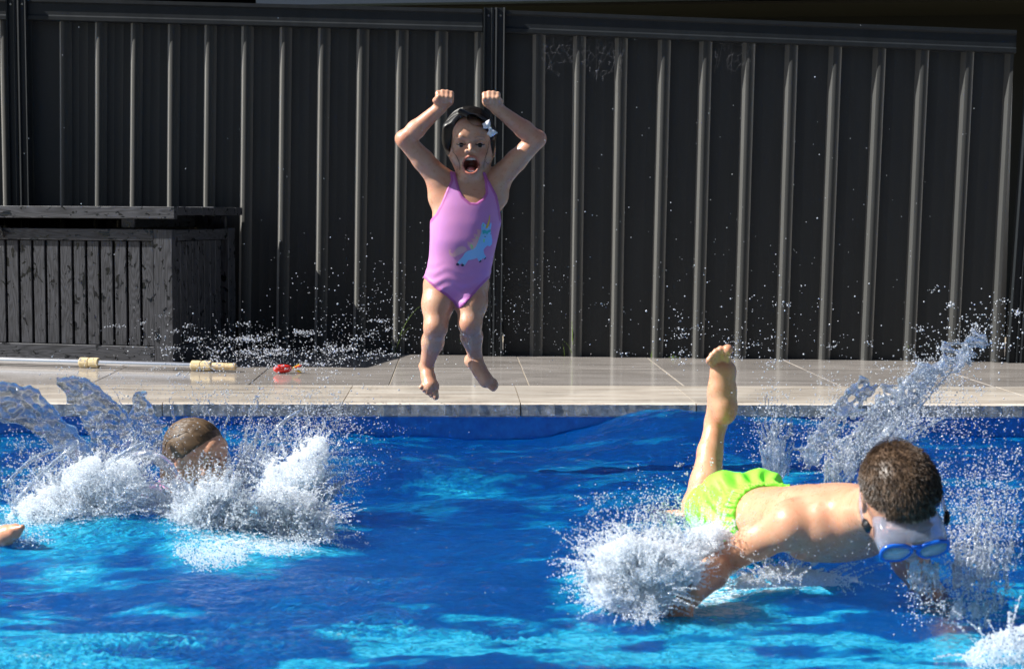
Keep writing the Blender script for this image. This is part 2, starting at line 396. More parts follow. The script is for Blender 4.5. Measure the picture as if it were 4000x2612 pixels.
def plank(name, x0, x1, y0, y1, z0, z1, parent=bx, bev=.0025, horiz=False):
    """a board whose own z axis runs along the grain"""
    L = (x1 - x0) if horiz == 'x' else (y1 - y0) if horiz == 'y' else (z1 - z0)
    if horiz == 'x': me = box_me(name, 0, y1 - y0, 0, z1 - z0, 0, L, bev); R = Matrix(((0, 0, 1), (1, 0, 0), (0, 1, 0)))
    elif horiz == 'y': me = box_me(name, 0, z1 - z0, 0, x1 - x0, 0, L, bev); R = Matrix(((0, 1, 0), (0, 0, 1), (1, 0, 0)))
    else: me = box_me(name, 0, x1 - x0, 0, y1 - y0, 0, L, bev); R = Matrix.Identity(3)
    o = link(name, me, M_tim, parent); o.matrix_local = Matrix.Translation((x0, y0, z0)) @ R.to_4x4(); return o
ZT = .655
plank('corner_post', -.095, 0, 0, .045, .0, ZT)
plank('corner_post', -BW, -BW + .095, 0, .045, .0, ZT)
plank('corner_post', -.045, 0, BD - .09, BD, .0, ZT)
plank('front_rail', -BW + .096, -.096, .002, .03, .60, .655, horiz='x')
plank('front_rail', -BW + .096, -.096, .002, .03, .0, .095, horiz='x')
px = -.102; k = 0
while px - .062 > -BW + .09:
    plank('front_plank', px - .059, px, .014, .030, .097, .598); px -= .0715; k += 1
py = .05
while py + .066 < BD - .09:
    plank('side_plank', -.030, -.012, py, py + .066, .097, .598); py += .0695
plank('side_rail', -.035, -.004, .047, BD - .092, .60, .652, horiz='y'); plank('side_rail', -.035, -.004, .047, BD - .092, .0, .095, horiz='y')
link('back_panel', box_me('back_panel', -BW, -.046, BD - .03, BD, .0, .715), M_tim, bx)
link('inner_liner', box_me('inner_liner', -BW + .1, -.05, .05, BD - .04, .02, .62), mat('box_inside', (.004, .004, .005), .9)[0], bx)
lid = plank('lid', -BW - .03, .03, -.035, .0, .705, .762, horiz='x')
ly = .003
while ly < BD + .02:
    p_ = plank('lid_board', -BW - .03, .03, ly, min(ly + .137, BD + .03), .722, .762 + random.uniform(-.002, .002), horiz='x'); ly += .14
plank('lid_batten', -.28, -.21, .04, BD - .02, .66, .721, horiz='y'); plank('lid_batten', -BW + .21, -BW + .28, .04, BD - .02, .66, .721, horiz='y')
M_hasp, _, _ = mat('hasp_black_steel', (.02, .02, .022), .3, Metallic=.6)
hx = at(60, 905, 7.9); hmb = MB()
a_ = [(-.012 + .016 * math.cos(t), -.012, .628 + .016 * math.sin(t)) for t in np.linspace(-.6, 4.2, 12)]
hmb.tube(a_, .0035, 6); hmb.tube([(-.012, -.008, .665), (.004, -.008, .61)], .006, 6); hmb.tube([(-.03, -.008, .645), (.03, -.008, .632)], .005, 6)
h_ = hmb.build('hasp', M_hasp, bx); h_.location.x = (Matrix.Rotation(-BYAW, 3, 'Z') @ (hx - bx.location)).x

# ------------------------------------------------------------------ telescopic pole on the deck
M_alu, nt, b = mat('aluminium_tube', (.75, .76, .78), .22, Metallic=1.0)
f = noise_fac(nt, 300, 2, .5, (.02, 1, 1), 'Object'); bump(nt, b, f, .12, .001)
M_cream, _, _ = mat('cream_plastic', (.62, .50, .28), .38)
M_cream2, _, _ = mat('worn_cream_plastic', (.62, .47, .26), .5)
pe = onz(922, 1452, 0); ps = onz(-60, 1424, 0)
pd = (ps - pe); plen = pd.length; pyaw = math.atan2(pd.y, pd.x)
pole = empty('pool_pole', pe, pyaw); tag(pole, 'telescopic silver pool pole with ribbed cream collars lying on the deck', 'pole')
def upx(u): return (onz(u, 1452 - (922 - u) * .0285, 0) - pe).length
RZ = .024
def cyl(name, x0, x1, r, m, n=28, parent=pole, prof=None):
    pts = prof or [(x0, r), (x1, r)]
    V = []; F = []
    for (x, rr_) in pts:
        for k in range(n):
            a = 2 * math.pi * k / n; q = rr_ if not callable(rr_) else rr_(k)
            V.append((x, q * math.cos(a), RZ + q * math.sin(a)))
    for i in range(len(pts) - 1):
        for k in range(n): F.append((i * n + k, i * n + (k + 1) % n, (i + 1) * n + (k + 1) % n, (i + 1) * n + k))
    F += [tuple(range(n))[::-1], tuple(range((len(pts) - 1) * n, len(pts) * n))]
    me = mesh(name, V, F, True); me.set_sharp_from_angle(angle=math.radians(35)); return link(name, me, m, parent)
cyl('tube', upx(825), upx(310), .0150, M_alu, 32)
cyl('tube', upx(385), 3.2, .0172, M_alu, 32)
def collar(u0, u1):
    x0, x1 = sorted((upx(u0), upx(u1))); n = 44; xm = (x0 + x1) / 2
    rb = lambda k: .0225 + (.0016 if k % 2 else 0); sm = lambda k: .0205
    cyl('collar', 0, 0, 0, M_cream, n, pole, [(x0, lambda k: .018), (x0 + .004, rb), (xm - .004, rb), (xm - .002, sm), (xm + .002, sm), (xm + .004, rb), (x1 - .004, rb), (x1, lambda k: .018)])
collar(748, 828); collar(312, 388)
hp_ = [(0, .010), (.002, .0155), (.006, .0165)]
x = .03
while x < .062: hp_ += [(x, .0165), (x + .002, .0150), (x + .004, .0165)]; x += .008
hp_ += [(.10, .0165), (.13, .0165)]
cyl('handle', 0, 0, 0, M_cream2, 28, pole, hp_)

# ------------------------------------------------------------------ diving toy
M_red, _, _ = mat('red_rubber', (.75, .03, .02), .28); M_yel, _, _ = mat('yellow_rubber', (.85, .55, .02), .3)
tp = onz(1068, 1459, 0); tq = onz(1190, 1455, 0); td = tq - tp
toy = empty('dive_toy', tp, math.atan2(td.y, td.x)); tag(toy, 'small red torpedo diving toy with yellow tail fins lying on the wet deck', 'toy')
prof = [(0, .002), (.003, .009), (.010, .0145), (.022, .0185), (.04, .020), (.055, .0195), (.07, .017), (.082, .012), (.086, .008)]
old = RZ; RZ = .021
tb = cyl('body', 0, 0, 0, M_red, 20, toy, prof)
cyl('tail', 0, 0, 0, M_yel, 14, toy, [(.080, .008), (.095, .0065), (.105, .006), (.112, .004)])
for k, (m_, ang) in enumerate(((M_yel, .9), (M_red, 2.4), (M_yel, 4.0), (M_red, 5.3))):
    c, s = math.cos(ang), math.sin(ang); V = []
    for (x, r_) in ((.088, .004), (.118, .022), (.128, .024), (.116, .004)):
        for t_ in (-.0012, .0012): V.append((x, r_ * c - t_ * s, RZ + r_ * s + t_ * c))
    link('fin', mesh('fin', V, [(0, 2, 4, 6), (7, 5, 3, 1), (0, 1, 3, 2), (2, 3, 5, 4), (4, 5, 7, 6), (6, 7, 1, 0)]), m_, toy)
e_ = MB(); bm = bmesh.new(); bmesh.ops.create_uvsphere(bm, u_segments=8, v_segments=6, radius=.003); me = bpy.data.meshes.new('eye'); bm.to_mesh(me); bm.free()
eo = link('eye', me, mat('black_print', (.01, .01, .01), .3)[0], toy); eo.location = (.024, -.0135, RZ + .0125)
RZ = old

# ------------------------------------------------------------------ weeds at the foot of the fence
M_blade, nt, b = mat('grass_blade', (.16, .26, .04), .5, **{'Subsurface_Weight': 0.0})
def weed(u, vbase, blades, lab):
    y = onz(u, vbase, 0).y - .01; p = at(u, vbase, y)
    mb = MB(); rng = random.Random(u)
    for (du, dv, w) in blades:
        q = at(u + du, vbase + dv, y - .01); q = q - p
        seg = 7; L = []
        for i in range(seg + 1):
            t = i / seg; L.append(Vector((q.x * t ** 1.5, -.03 * t * rng.random(), q.z * (1 - (1 - t) ** 1.3))))
        mb.tube(L, [w * (1 - .85 * i / seg) for i in range(seg + 1)], 5)
    o = mb.build('weed', M_blade); o.location = p; tag(o, lab, 'weed')
weed(1805, 1384, [(-12, -62, .0022), (3, -95, .0022), (14, -52, .002), (-4, -35, .0016), (22, -40, .0016)], 'tuft of green grass blades between the jumping girl’s legs at the fence foot')
weed(1545, 1384, [(105, -195, .0016), (-20, -50, .0012), (60, -110, .001)], 'long bent grass stalk left of the jumping girl’s knees')
weed(2236, 1392, [(-2, -140, .003), (2, -75, .002), (-34, -60, .0016)], 'tall single grass blade against the fence right of the girl')
weed(2205, 1391, [(-8, -50, .0018)], 'short grass blade next to the tall blade right of the girl')
weed(2545, 1398, [(3, -30, .002), (-6, -18, .0015)], 'small dry grass tuft at a fence rib left of the raised foot')
weed(2625, 1398, [(20, -8, .002), (30, -4, .0018), (-14, -4, .0018), (8, -14, .0015)], 'low green weed lying at the fence foot beside the raised foot')
weed(3550, 1408, [(-6, -60, .0018), (20, -45, .0018)], 'thin green stalks at the fence foot behind the right splash')

# cobwebs under the rail
M_web, nt, b = mat('cobweb', (.5, .5, .55), .6); b.inputs['Alpha'].default_value = .13
def cobweb(u0, v0, u1, v1, n, lab, seed):
    rng = random.Random(seed); mb = MB()
    s0, z0 = on_fence(u0, v0); s1, z1 = on_fence(u1, v1)
    nrm = Vector((-fdir.y, fdir.x, 0)); P = []
    for i in range(n):
        t = rng.random(); w = rng.random() ** 1.2
        P.append(((s0 + (s1 - s0) * t), z0 + (z1 - z0) * w * (1 - .75 * abs(t - .45))))
    base = FC + fdir * s0
    def p3(a): return fdir * (a[0] - s0) + Vector((0, 0, a[1])) - nrm * .046
    for i, a in enumerate(P):
        near = sorted(P, key=lambda q: (q[0] - a[0]) ** 2 + (q[1] - a[1]) ** 2)[1:4]
        for q in near: mb.tube([p3(a), p3(q)], .00022, 3, False)
    for i in range(7):
        a = (s0 + (s1 - s0) * rng.random(), z0); q = (s0 + (s1 - s0) * rng.random(), z0 + (z1 - z0) * (.7 + .3 * rng.random())); mb.tube([p3(a), p3(q)], .00025, 3, False)
    o = mb.build('cobweb', M_web, None, False); o.location = (base.x, base.y, 0); tag(o, lab, 'cobweb')
cobweb(2110, 110, 2260, 310, 130, 'torn cobweb in the first bay right of the middle post', 1)
cobweb(2270, 110, 2440, 330, 220, 'denser cobweb strung below the top rail in the third bay of the right fence', 2)
cobweb(2790, 150, 2950, 290, 90, 'faint cobweb high on the fence above the raised foot', 3)
# ------------------------------------------------------------------ water surface
def fbm2(x, y, seed, scale, octv=4, ridge=False):
    """value noise on arrays, deterministic"""
    r = np.zeros_like(x); amp = 1.0; tot = 0
    rg = np.random.default_rng(seed)
    for o in range(octv):
        T = rg.random((256, 256)); X = x * scale * 2 ** o + 31.7 * o; Y = y * scale * 2 ** o + 17.3 * o
        xi = np.floor(X).astype(int); yi = np.floor(Y).astype(int); fx = X - xi; fy = Y - yi
        fx = fx * fx * (3 - 2 * fx); fy = fy * fy * (3 - 2 * fy)
        a = T[xi % 256, yi % 256]; b_ = T[(xi + 1) % 256, yi % 256]; c = T[xi % 256, (yi + 1) % 256]; d = T[(xi + 1) % 256, (yi + 1) % 256]
        v = (a * (1 - fx) + b_ * fx) * (1 - fy) + (c * (1 - fx) + d * fx) * fy - .5
        if ridge: v = .5 - 2 * np.abs(v)
        r += v * amp; tot += amp; amp *= .5
    return r / tot
WZ = -.125
def water_h(x, y):
    """height of the pool surface over (x, y) arrays"""
    near = np.clip((5.4 - y) / 2.5, 0, 1)
    wx = x + .25 * fbm2(x, y, 1, 1.1, 2); wy = y + .2 * fbm2(x, y, 2, 1.0, 2)
    h = .060 * fbm2(wx * .8, wy * 1.5, 3, 1.1, 3)
    h += .034 * fbm2(wx, wy * 1.7, 4, 3.4, 3)
    h += .0125 * fbm2(wx, wy * 1.5, 5, 11., 3)
    h += .0036 * fbm2(x, y * 1.4, 6, 38., 2)
    def G(cx, cy, sx, sy): return np.exp(-((x - cx) / sx) ** 2 - ((y - cy) / sy) ** 2)
    h += .085 * G(.80, 6.15, .30, .55) + .05 * G(1.3, 6.2, .5, .4) - .030 * G(.20, 6.15, .38, .5) + .03 * G(-.75, 6.2, .45, .5)
    h += .055 * G(-.18, 5.15, .42, .13) - .03 * G(-.15, 4.9, .5, .13)
    h += .06 * G(-1.15, 4.3, .6, .3) + .04 * G(-.75, 4.1, .35, .25)
    h -= .03 * G(-1.1, 3.9, .4, .2)
    for (cx, cy, a, w, rr) in RIPPLES:
        r = np.sqrt((x - cx) ** 2 + (y - cy) ** 2)
        h += 1.6 * a * np.sin(r / w * 6.283) * np.exp(-(r / rr) ** 2)
    return WZ + h
RIPPLES = []
rr_ = random.Random(5)
for (u, v, a, w, R_) in ((420, 2530, .0035, .022, .11), (1040, 2530, .002, .018, .09), (640, 2520, .0045, .02, .15), (1150, 2370, .003, .018, .10), (1490, 2430, .004, .02, .09),
                         (1500, 2280, .003, .02, .12), (1290, 2480, .003, .016, .08), (960, 2430, .003, .014, .07), (1330, 2270, .002, .02, .1), (1990, 2480, .002, .02, .08), (160, 2600, .0035, .02, .1), (1060, 2260, .002, .017, .07)):
    p = onz(u, v, WZ); RIPPLES.append((p.x, p.y, a, w, R_))
def wgrid(x0, x1, y0, y1, d):
    xs = np.linspace(x0, x1, int((x1 - x0) / d) + 1); ys = [y0]
    while ys[-1] < y1: ys.append(ys[-1] + d * (.6 if ys[-1] > 2.6 else 2.5))
    ys[-1] = y1; ys = np.array(ys)
    X, Y = np.meshgrid(xs, ys); H = water_h(X, Y)
    nx, ny = len(xs), len(ys); V = np.stack([X, Y, H], -1).reshape(-1, 3)
    i = np.arange(nx * ny).reshape(ny, nx); F = np.stack([i[:-1, :-1], i[:-1, 1:], i[1:, 1:], i[1:, :-1]], -1).reshape(-1, 4)
    return V, F
def np_mesh(name, V, F, smooth=True):
    me = bpy.data.meshes.new(name); n = len(F); k = F.shape[1]
    me.vertices.add(len(V)); me.vertices.foreach_set('co', np.asarray(V, np.float32).ravel())
    me.loops.add(n * k); me.loops.foreach_set('vertex_index', np.asarray(F, np.int32).ravel())
    me.polygons.add(n); me.polygons.foreach_set('loop_start', np.arange(0, n * k, k, dtype=np.int32))
    me.update(calc_edges=True)
    if smooth: me.shade_smooth()
    return me
V, F = wgrid(POOL_X0, POOL_X1, POOL_Y0, Y_EDGE + .027, .0115)
M_water, nt, b = mat('pool_water', (.75, .93, 1.0), .02)
nt.nodes.remove(b)
out = nt.nodes['Material Output']
tr = nd(nt, 'ShaderNodeBsdfTransparent', Color=(.93, .98, 1.0, 1)); rf = nd(nt, 'ShaderNodeBsdfRefraction', Roughness=.0, IOR=1.33, Color=(.93, .98, 1.0, 1))
gl = nd(nt, 'ShaderNodeBsdfGlossy', Roughness=.012); fr = nd(nt, 'ShaderNodeFresnel', IOR=1.33)
f = noise_fac(nt, 46, 5, .65, (1, 1.5, 1), 'World', .6)
f_b = noise_fac(nt, 15, 4, .6, (1, 1.7, 1), 'World', .8); bp = nd(nt, 'ShaderNodeBump', Strength=1.0, Distance=.007); nt.links.new(mth(nt, 'ADD', f, mth(nt, 'MULTIPLY', f_b, 2.2)), bp.inputs['Height'])
for n_ in (rf, gl, fr): nt.links.new(bp.outputs[0], n_.inputs['Normal'])
m1 = nd(nt, 'ShaderNodeMixShader', Fac=.70); nt.links.new(tr.outputs[0], m1.inputs[1]); nt.links.new(rf.outputs[0], m1.inputs[2])
m2 = nd(nt, 'ShaderNodeMixShader'); nt.links.new(fr.outputs[0], m2.inputs[0]); nt.links.new(m1.outputs[0], m2.inputs[1]); nt.links.new(gl.outputs[0], m2.inputs[2])
# air by the splashes, plus painted cyan patches imitating light in the water
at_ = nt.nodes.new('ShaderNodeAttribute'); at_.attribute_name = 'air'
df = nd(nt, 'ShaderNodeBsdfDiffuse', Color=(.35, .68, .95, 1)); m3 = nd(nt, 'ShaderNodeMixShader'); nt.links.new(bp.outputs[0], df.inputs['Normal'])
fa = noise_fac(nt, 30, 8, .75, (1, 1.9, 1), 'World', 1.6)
air_lit_f = mth(nt, 'MULTIPLY', at_.outputs['Fac'], ramp(nt, fa, [(.36, g(.35)), (.56, g(1.15))]), True)
nt.links.new(ramp(nt, air_lit_f, [(0, (.001, .14, .56)), (.13, (.001, .15, .58)), (.26, (.004, .27, .60)), (.50, (.02, .42, .64)), (.78, (.06, .42, .62)), (1, (.56, .66, .74))]), df.inputs[0])
nt.links.new(air_lit_f, m3.inputs[0]); nt.links.new(m2.outputs[0], m3.inputs[1]); nt.links.new(df.outputs[0], m3.inputs[2]); nt.links.new(m3.outputs[0], out.inputs[0])
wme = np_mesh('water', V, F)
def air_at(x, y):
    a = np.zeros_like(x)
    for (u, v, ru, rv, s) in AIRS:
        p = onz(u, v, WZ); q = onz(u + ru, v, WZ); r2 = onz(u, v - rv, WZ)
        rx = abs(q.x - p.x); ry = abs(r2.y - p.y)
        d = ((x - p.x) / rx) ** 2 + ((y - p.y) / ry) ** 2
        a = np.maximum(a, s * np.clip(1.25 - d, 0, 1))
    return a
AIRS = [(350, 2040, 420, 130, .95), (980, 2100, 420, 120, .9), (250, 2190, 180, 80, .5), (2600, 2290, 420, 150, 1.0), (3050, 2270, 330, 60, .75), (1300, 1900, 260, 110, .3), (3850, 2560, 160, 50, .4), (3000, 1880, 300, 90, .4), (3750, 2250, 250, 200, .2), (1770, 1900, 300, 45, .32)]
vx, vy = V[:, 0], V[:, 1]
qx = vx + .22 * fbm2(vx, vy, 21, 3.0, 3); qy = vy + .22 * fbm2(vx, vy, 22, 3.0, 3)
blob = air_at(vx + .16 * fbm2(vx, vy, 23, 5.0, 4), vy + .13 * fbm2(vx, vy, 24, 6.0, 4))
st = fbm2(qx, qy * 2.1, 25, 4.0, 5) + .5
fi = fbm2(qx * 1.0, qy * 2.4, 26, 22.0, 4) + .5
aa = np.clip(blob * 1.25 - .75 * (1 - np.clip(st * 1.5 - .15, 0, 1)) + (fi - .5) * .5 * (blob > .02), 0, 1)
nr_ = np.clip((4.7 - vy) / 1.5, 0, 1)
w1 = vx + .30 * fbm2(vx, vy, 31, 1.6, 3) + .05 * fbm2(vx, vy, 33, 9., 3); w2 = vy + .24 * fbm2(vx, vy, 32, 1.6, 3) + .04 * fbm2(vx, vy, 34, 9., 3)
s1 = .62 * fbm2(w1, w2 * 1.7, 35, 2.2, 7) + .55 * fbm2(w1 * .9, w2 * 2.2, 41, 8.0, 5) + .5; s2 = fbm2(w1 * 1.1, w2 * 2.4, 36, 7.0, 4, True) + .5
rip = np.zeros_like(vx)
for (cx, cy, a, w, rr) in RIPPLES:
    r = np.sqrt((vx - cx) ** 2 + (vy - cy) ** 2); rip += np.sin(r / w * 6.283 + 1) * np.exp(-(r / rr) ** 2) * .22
lit_patch = np.clip((s1 - .525 + .055 * nr_) * 12.0, 0, 1) * (.35 + .65 * np.clip(s2, 0, 1)) * (.28 + .72 * nr_) * .60 + rip * nr_  # cyan patches and ripple rings painted in for lit floor and reflected sky
lit_streak = np.clip((s2 - .80) * 4, 0, 1) * np.clip((s1 - .44) * 6, 0, 1) * .5  # thin bright streaks of light, painted in likewise
aa = np.clip(np.maximum(aa * .85, np.maximum(lit_patch, lit_streak)) + .13, 0, 1)
at2 = wme.attributes.new('air', 'FLOAT', 'POINT'); at2.data.foreach_set('value', aa.astype(np.float32))  # holds the stirred air together with the painted light patches
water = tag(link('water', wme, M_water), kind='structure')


# ------------------------------------------------------------------ signed distance modelling, meshed with surface nets
def smin(a, b, k):
    h = np.clip(.5 + .5 * (b - a) / k, 0, 1); return b * (1 - h) + a * h - k * h * (1 - h)
class Grid:
    def __init__(s, lo, hi, h):
        s.lo = np.array(lo, np.float32); s.h = h; s.n = np.ceil((np.array(hi) - s.lo) / h).astype(int) + 1
        s.f = np.full(tuple(s.n), .05, np.float32); s.ax = [s.lo[i] + h * np.arange(s.n[i], dtype=np.float32) for i in range(3)]
    def win(s, lo, hi, pad=.035):
        a = np.clip(np.floor((np.array(lo) - pad - s.lo) / s.h).astype(int), 0, s.n); b = np.clip(np.ceil((np.array(hi) + pad - s.lo) / s.h).astype(int) + 1, 0, s.n)
        if (b <= a).any(): return None, None
        sl = tuple(slice(a[i], b[i]) for i in range(3))
        return sl, (s.ax[0][sl[0]][:, None, None], s.ax[1][sl[1]][None, :, None], s.ax[2][sl[2]][None, None, :])
    def put(s, sl, d, k, op):
        if op == 'u': s.f[sl] = smin(s.f[sl], d.astype(np.float32), k)
        elif op == 's': s.f[sl] = -smin(-s.f[sl], d.astype(np.float32), k)
    def cone(s, a, b, r0, r1, k=.01, op='u'):
        a = np.array(a); b = np.array(b); R = max(r0, r1)
        sl, P = s.win(np.minimum(a, b) - R, np.maximum(a, b) + R)
        if sl is None: return
        ab = b - a; L = (ab ** 2).sum() + 1e-9
        t = np.clip(((P[0] - a[0]) * ab[0] + (P[1] - a[1]) * ab[1] + (P[2] - a[2]) * ab[2]) / L, 0, 1)
        d = np.sqrt((P[0] - a[0] - t * ab[0]) ** 2 + (P[1] - a[1] - t * ab[1]) ** 2 + (P[2] - a[2] - t * ab[2]) ** 2) - (r0 + (r1 - r0) * t)
        s.put(sl, d, k, op)
    def chain(s, pts, rs, k=.01):
        for i in range(len(pts) - 1): s.cone(pts[i], pts[i + 1], rs[i], rs[i + 1], k)
    def ell(s, c, r, R=None, k=.01, op='u'):
        c = np.array(c); R = np.eye(3) if R is None else np.array(R); m = max(r)
        sl, P = s.win(c - m, c + m)
        if sl is None: return
        q = [P[i] - c[i] for i in range(3)]
        l = [q[0] * R[0, j] + q[1] * R[1, j] + q[2] * R[2, j] for j in range(3)]
        k0 = np.sqrt(sum((l[j] / r[j]) ** 2 for j in range(3))); k1 = np.sqrt(sum((l[j] / r[j] ** 2) ** 2 for j in range(3))) + 1e-9
        s.put(sl, k0 * (k0 - 1) / k1, k, op)
    def loft(s, o, R, st, k=.02, e=2.3):
        """stations (t, cx, cy, half width, half depth) along local z"""
        o = np.array(o); R = np.array(R); st = np.array(st, float); T = np.linspace(st[0, 0], st[-1, 0], 60)
        C = [np.interp(T, st[:, 0], st[:, j]) for j in range(1, 5)]
        ker = np.array([1, 2, 3, 2, 1]) / 9.; C = [np.convolve(np.pad(c, 2, 'edge'), ker, 'valid') for c in C]
        cs = [o + R[:, 2] * t + R[:, 0] * x + R[:, 1] * y for t, x, y in zip(T, C[0], C[1])]; m = max(C[2].max(), C[3].max())
        sl, P = s.win(np.min(cs, 0) - m, np.max(cs, 0) + m)
        q = [P[i] - o[i] for i in range(3)]; l = [q[0] * R[0, j] + q[1] * R[1, j] + q[2] * R[2, j] for j in range(3)]
        cx, cy, w, dp = (np.interp(l[2], T, c) for c in C)
        rr = (np.abs((l[0] - cx) / w) ** e + np.abs((l[1] - cy) / dp) ** e) ** (1 / e)
        d = (rr - 1) * np.minimum(w, dp)
        ez = np.maximum(st[0, 0] - l[2], l[2] - st[-1, 0])
        d = -smin(-d, -ez, .03); s.put(sl, d, k, 'u')
    def sample(s, P):
        """trilinear value at points"""
        q = (np.asarray(P) - s.lo) / s.h; q = np.clip(q, 0, s.n - 1.001); i = q.astype(int); f = q - i; r = 0
        for dx in (0, 1):
            for dy in (0, 1):
                for dz in (0, 1):
                    w = (f[:, 0] if dx else 1 - f[:, 0]) * (f[:, 1] if dy else 1 - f[:, 1]) * (f[:, 2] if dz else 1 - f[:, 2])
                    r = r + w * s.f[i[:, 0] + dx, i[:, 1] + dy, i[:, 2] + dz]
        return r
def nets(f, lo, h):
    ins = f < 0
    c = np.zeros(tuple(np.array(f.shape) - 1), np.int8)
    for dx in (0, 1):
        for dy in (0, 1):
            for dz in (0, 1):
                c += ins[dx:f.shape[0] - 1 + dx, dy:f.shape[1] - 1 + dy, dz:f.shape[2] - 1 + dz]
    act = np.argwhere((c > 0) & (c < 8)); del c
    idx = np.full(tuple(np.array(f.shape) - 1), -1, np.int32); idx[act[:, 0], act[:, 1], act[:, 2]] = np.arange(len(act))
    cr = [(a, b_, c_) for a in (0, 1) for b_ in (0, 1) for c_ in (0, 1)]
    val = {q: f[act[:, 0] + q[0], act[:, 1] + q[1], act[:, 2] + q[2]] for q in cr}
    S = np.zeros((len(act), 3)); n = np.zeros(len(act))
    for a in cr:
        for ax in range(3):
            if a[ax] == 0:
                b_ = list(a); b_[ax] = 1; b_ = tuple(b_); va, vb = val[a], val[b_]; m = (va < 0) != (vb < 0)
                t = np.where(m, va / np.where(m, va - vb, 1), 0)
                for j in range(3): S[:, j] += np.where(m, a[j] + (t if j == ax else 0), 0)
                n += m
    V = np.asarray(lo) + h * (act + S / n[:, None])
    Q = []
    for ax in range(3):
        A = [slice(None)] * 3; B = [slice(None)] * 3; A[ax] = slice(0, -1); B[ax] = slice(1, None)
        e = ins[tuple(A)] != ins[tuple(B)]; o1, o2 = [(1, 2), (2, 0), (0, 1)][ax]
        E_ = np.argwhere(e); sh = np.array(f.shape) - 1
        E_ = E_[(E_[:, o1] > 0) & (E_[:, o2] > 0) & (E_[:, o1] < sh[o1]) & (E_[:, o2] < sh[o2])]
        def ci(d1, d2):
            q = E_.copy(); q[:, o1] += d1; q[:, o2] += d2; return idx[q[:, 0], q[:, 1], q[:, 2]]
        q = np.stack([ci(-1, -1), ci(0, -1), ci(0, 0), ci(-1, 0)], 1)
        fl = ins[E_[:, 0], E_[:, 1], E_[:, 2]]; q[~fl] = q[~fl][:, ::-1]; Q.append(q)
    return V, np.concatenate(Q)
def relax(V, F, it=2, lam=.5):
    for _ in range(it):
        A = np.zeros_like(V); n = np.zeros(len(V))
        for a, b_ in ((0, 1), (1, 2), (2, 3), (3, 0)):
            np.add.at(A, F[:, a], V[F[:, b_]]); np.add.at(A, F[:, b_], V[F[:, a]]); np.add.at(n, F[:, a], 1); np.add.at(n, F[:, b_], 1)
        V = V + lam * (A / np.maximum(n, 1)[:, None] - V)
    return V
def sd_poly(X, Z, P):
    """signed distance to polygon P in the x-z plane, negative inside"""
    d = np.full(X.shape, 1e9); ins = np.zeros(X.shape, bool); n = len(P)
    for i in range(n):
        a = P[i]; b_ = P[(i + 1) % n]; e = (b_[0] - a[0], b_[1] - a[1]); wx = X - a[0]; wz = Z - a[1]
        t = np.clip((wx * e[0] + wz * e[1]) / (e[0] ** 2 + e[1] ** 2 + 1e-12), 0, 1)
        d = np.minimum(d, (wx - e[0] * t) ** 2 + (wz - e[1] * t) ** 2)
        c = ((a[1] > Z) != (b_[1] > Z)) & (X < (b_[0] - a[0]) * (Z - a[1]) / (b_[1] - a[1] + 1e-12) + a[0]); ins ^= c
    return np.where(ins, -1, 1) * np.sqrt(d)
def body_obj(name, V, F, m, parent, cols=None, origin=None):
    o = origin if origin is not None else Vector((0, 0, 0))
    me = np_mesh(name, V - np.array(o), F[:, ::-1] if False else F)
    if cols is not None:
        a = me.color_attributes.new('tint', 'FLOAT_COLOR', 'POINT'); a.data.foreach_set('color', np.concatenate([cols, np.ones((len(cols), 1))], 1).astype(np.float32).ravel())
    ob = link(name, me, m, None); ob.parent = parent
    return ob

def skin_mat(name, c, wetb=.0):
    m, nt, b = mat(name, c, .42)
    at1 = nt.nodes.new('ShaderNodeAttribute'); at1.attribute_name = 'tint'
    f = noise_fac(nt, 16, 4, .6, (1, 1, 1), 'Object'); f2 = noise_fac(nt, 230, 3, .6, (1, 1, 1), 'Object'); f3 = noise_fac(nt, 90, 2, .5, (1, 1, 1), 'Object')
    col = mixc(nt, ramp(nt, f, [(.38, g(0)), (.66, g(1))]), c, (c[0] * 1.0, c[1] * .80, c[2] * .74))
    col = mixc(nt, 1.0, col, at1.outputs['Color'], 'MULTIPLY')
    nt.links.new(col, b.inputs['Base Color'])
    b.inputs['Subsurface Weight'].default_value = .16; b.inputs['Subsurface Radius'].default_value = (.010, .004, .002); b.inputs['Subsurface Scale'].default_value = 1.0
    nt.links.new(ramp(nt, f3, [(.36, g(.24)), (.52, g(.48))]), b.inputs['Roughness'])
    h = mth(nt, 'ADD', mth(nt, 'MULTIPLY', f2, .5), ramp(nt, f3, [(.62, g(0)), (.70, g(1))]))
    bump(nt, b, h, .18, .001); b.inputs['Coat Weight'].default_value = .12; b.inputs['Coat Roughness'].default_value = .15
    return m
M_skin = skin_mat('wet_skin', (.54, .32, .215))
M_skin2 = skin_mat('wet_skin_fair', (.57, .325, .205))
def hair_mat(name, c, c2, sc=(1, 1, 1)):
    m, nt, b = mat(name, c, .3)
    f = noise_fac(nt, 60, 4, .6, sc, 'Object'); nt.links.new(ramp(nt, f, [(.35, c), (.7, c2)]), b.inputs['Base Color'])
    bump(nt, b, f, .5, .002); b.inputs['Specular IOR Level'].default_value = .4; b.inputs['Roughness'].default_value = .42
    return m
M_hblack = hair_mat('wet_black_hair', (.004, .0035, .003), (.015, .012, .010), (1, 1, .3))
M_hbrown = hair_mat('short_brown_hair', (.030, .018, .011), (.12, .075, .045))
M_hfair = hair_mat('wet_light_brown_hair', (.050, .030, .016), (.135, .085, .045), (.25, 1, 1))
M_teeth, _, _ = mat('teeth', (.75, .72, .66), .25); M_tongue, _, _ = mat('tongue', (.36, .10, .10), .3)
M_eye, _, _ = mat('eye_dark', (.012, .008, .006), .08); M_eyew, _, _ = mat('eye_white', (.62, .58, .55), .15)
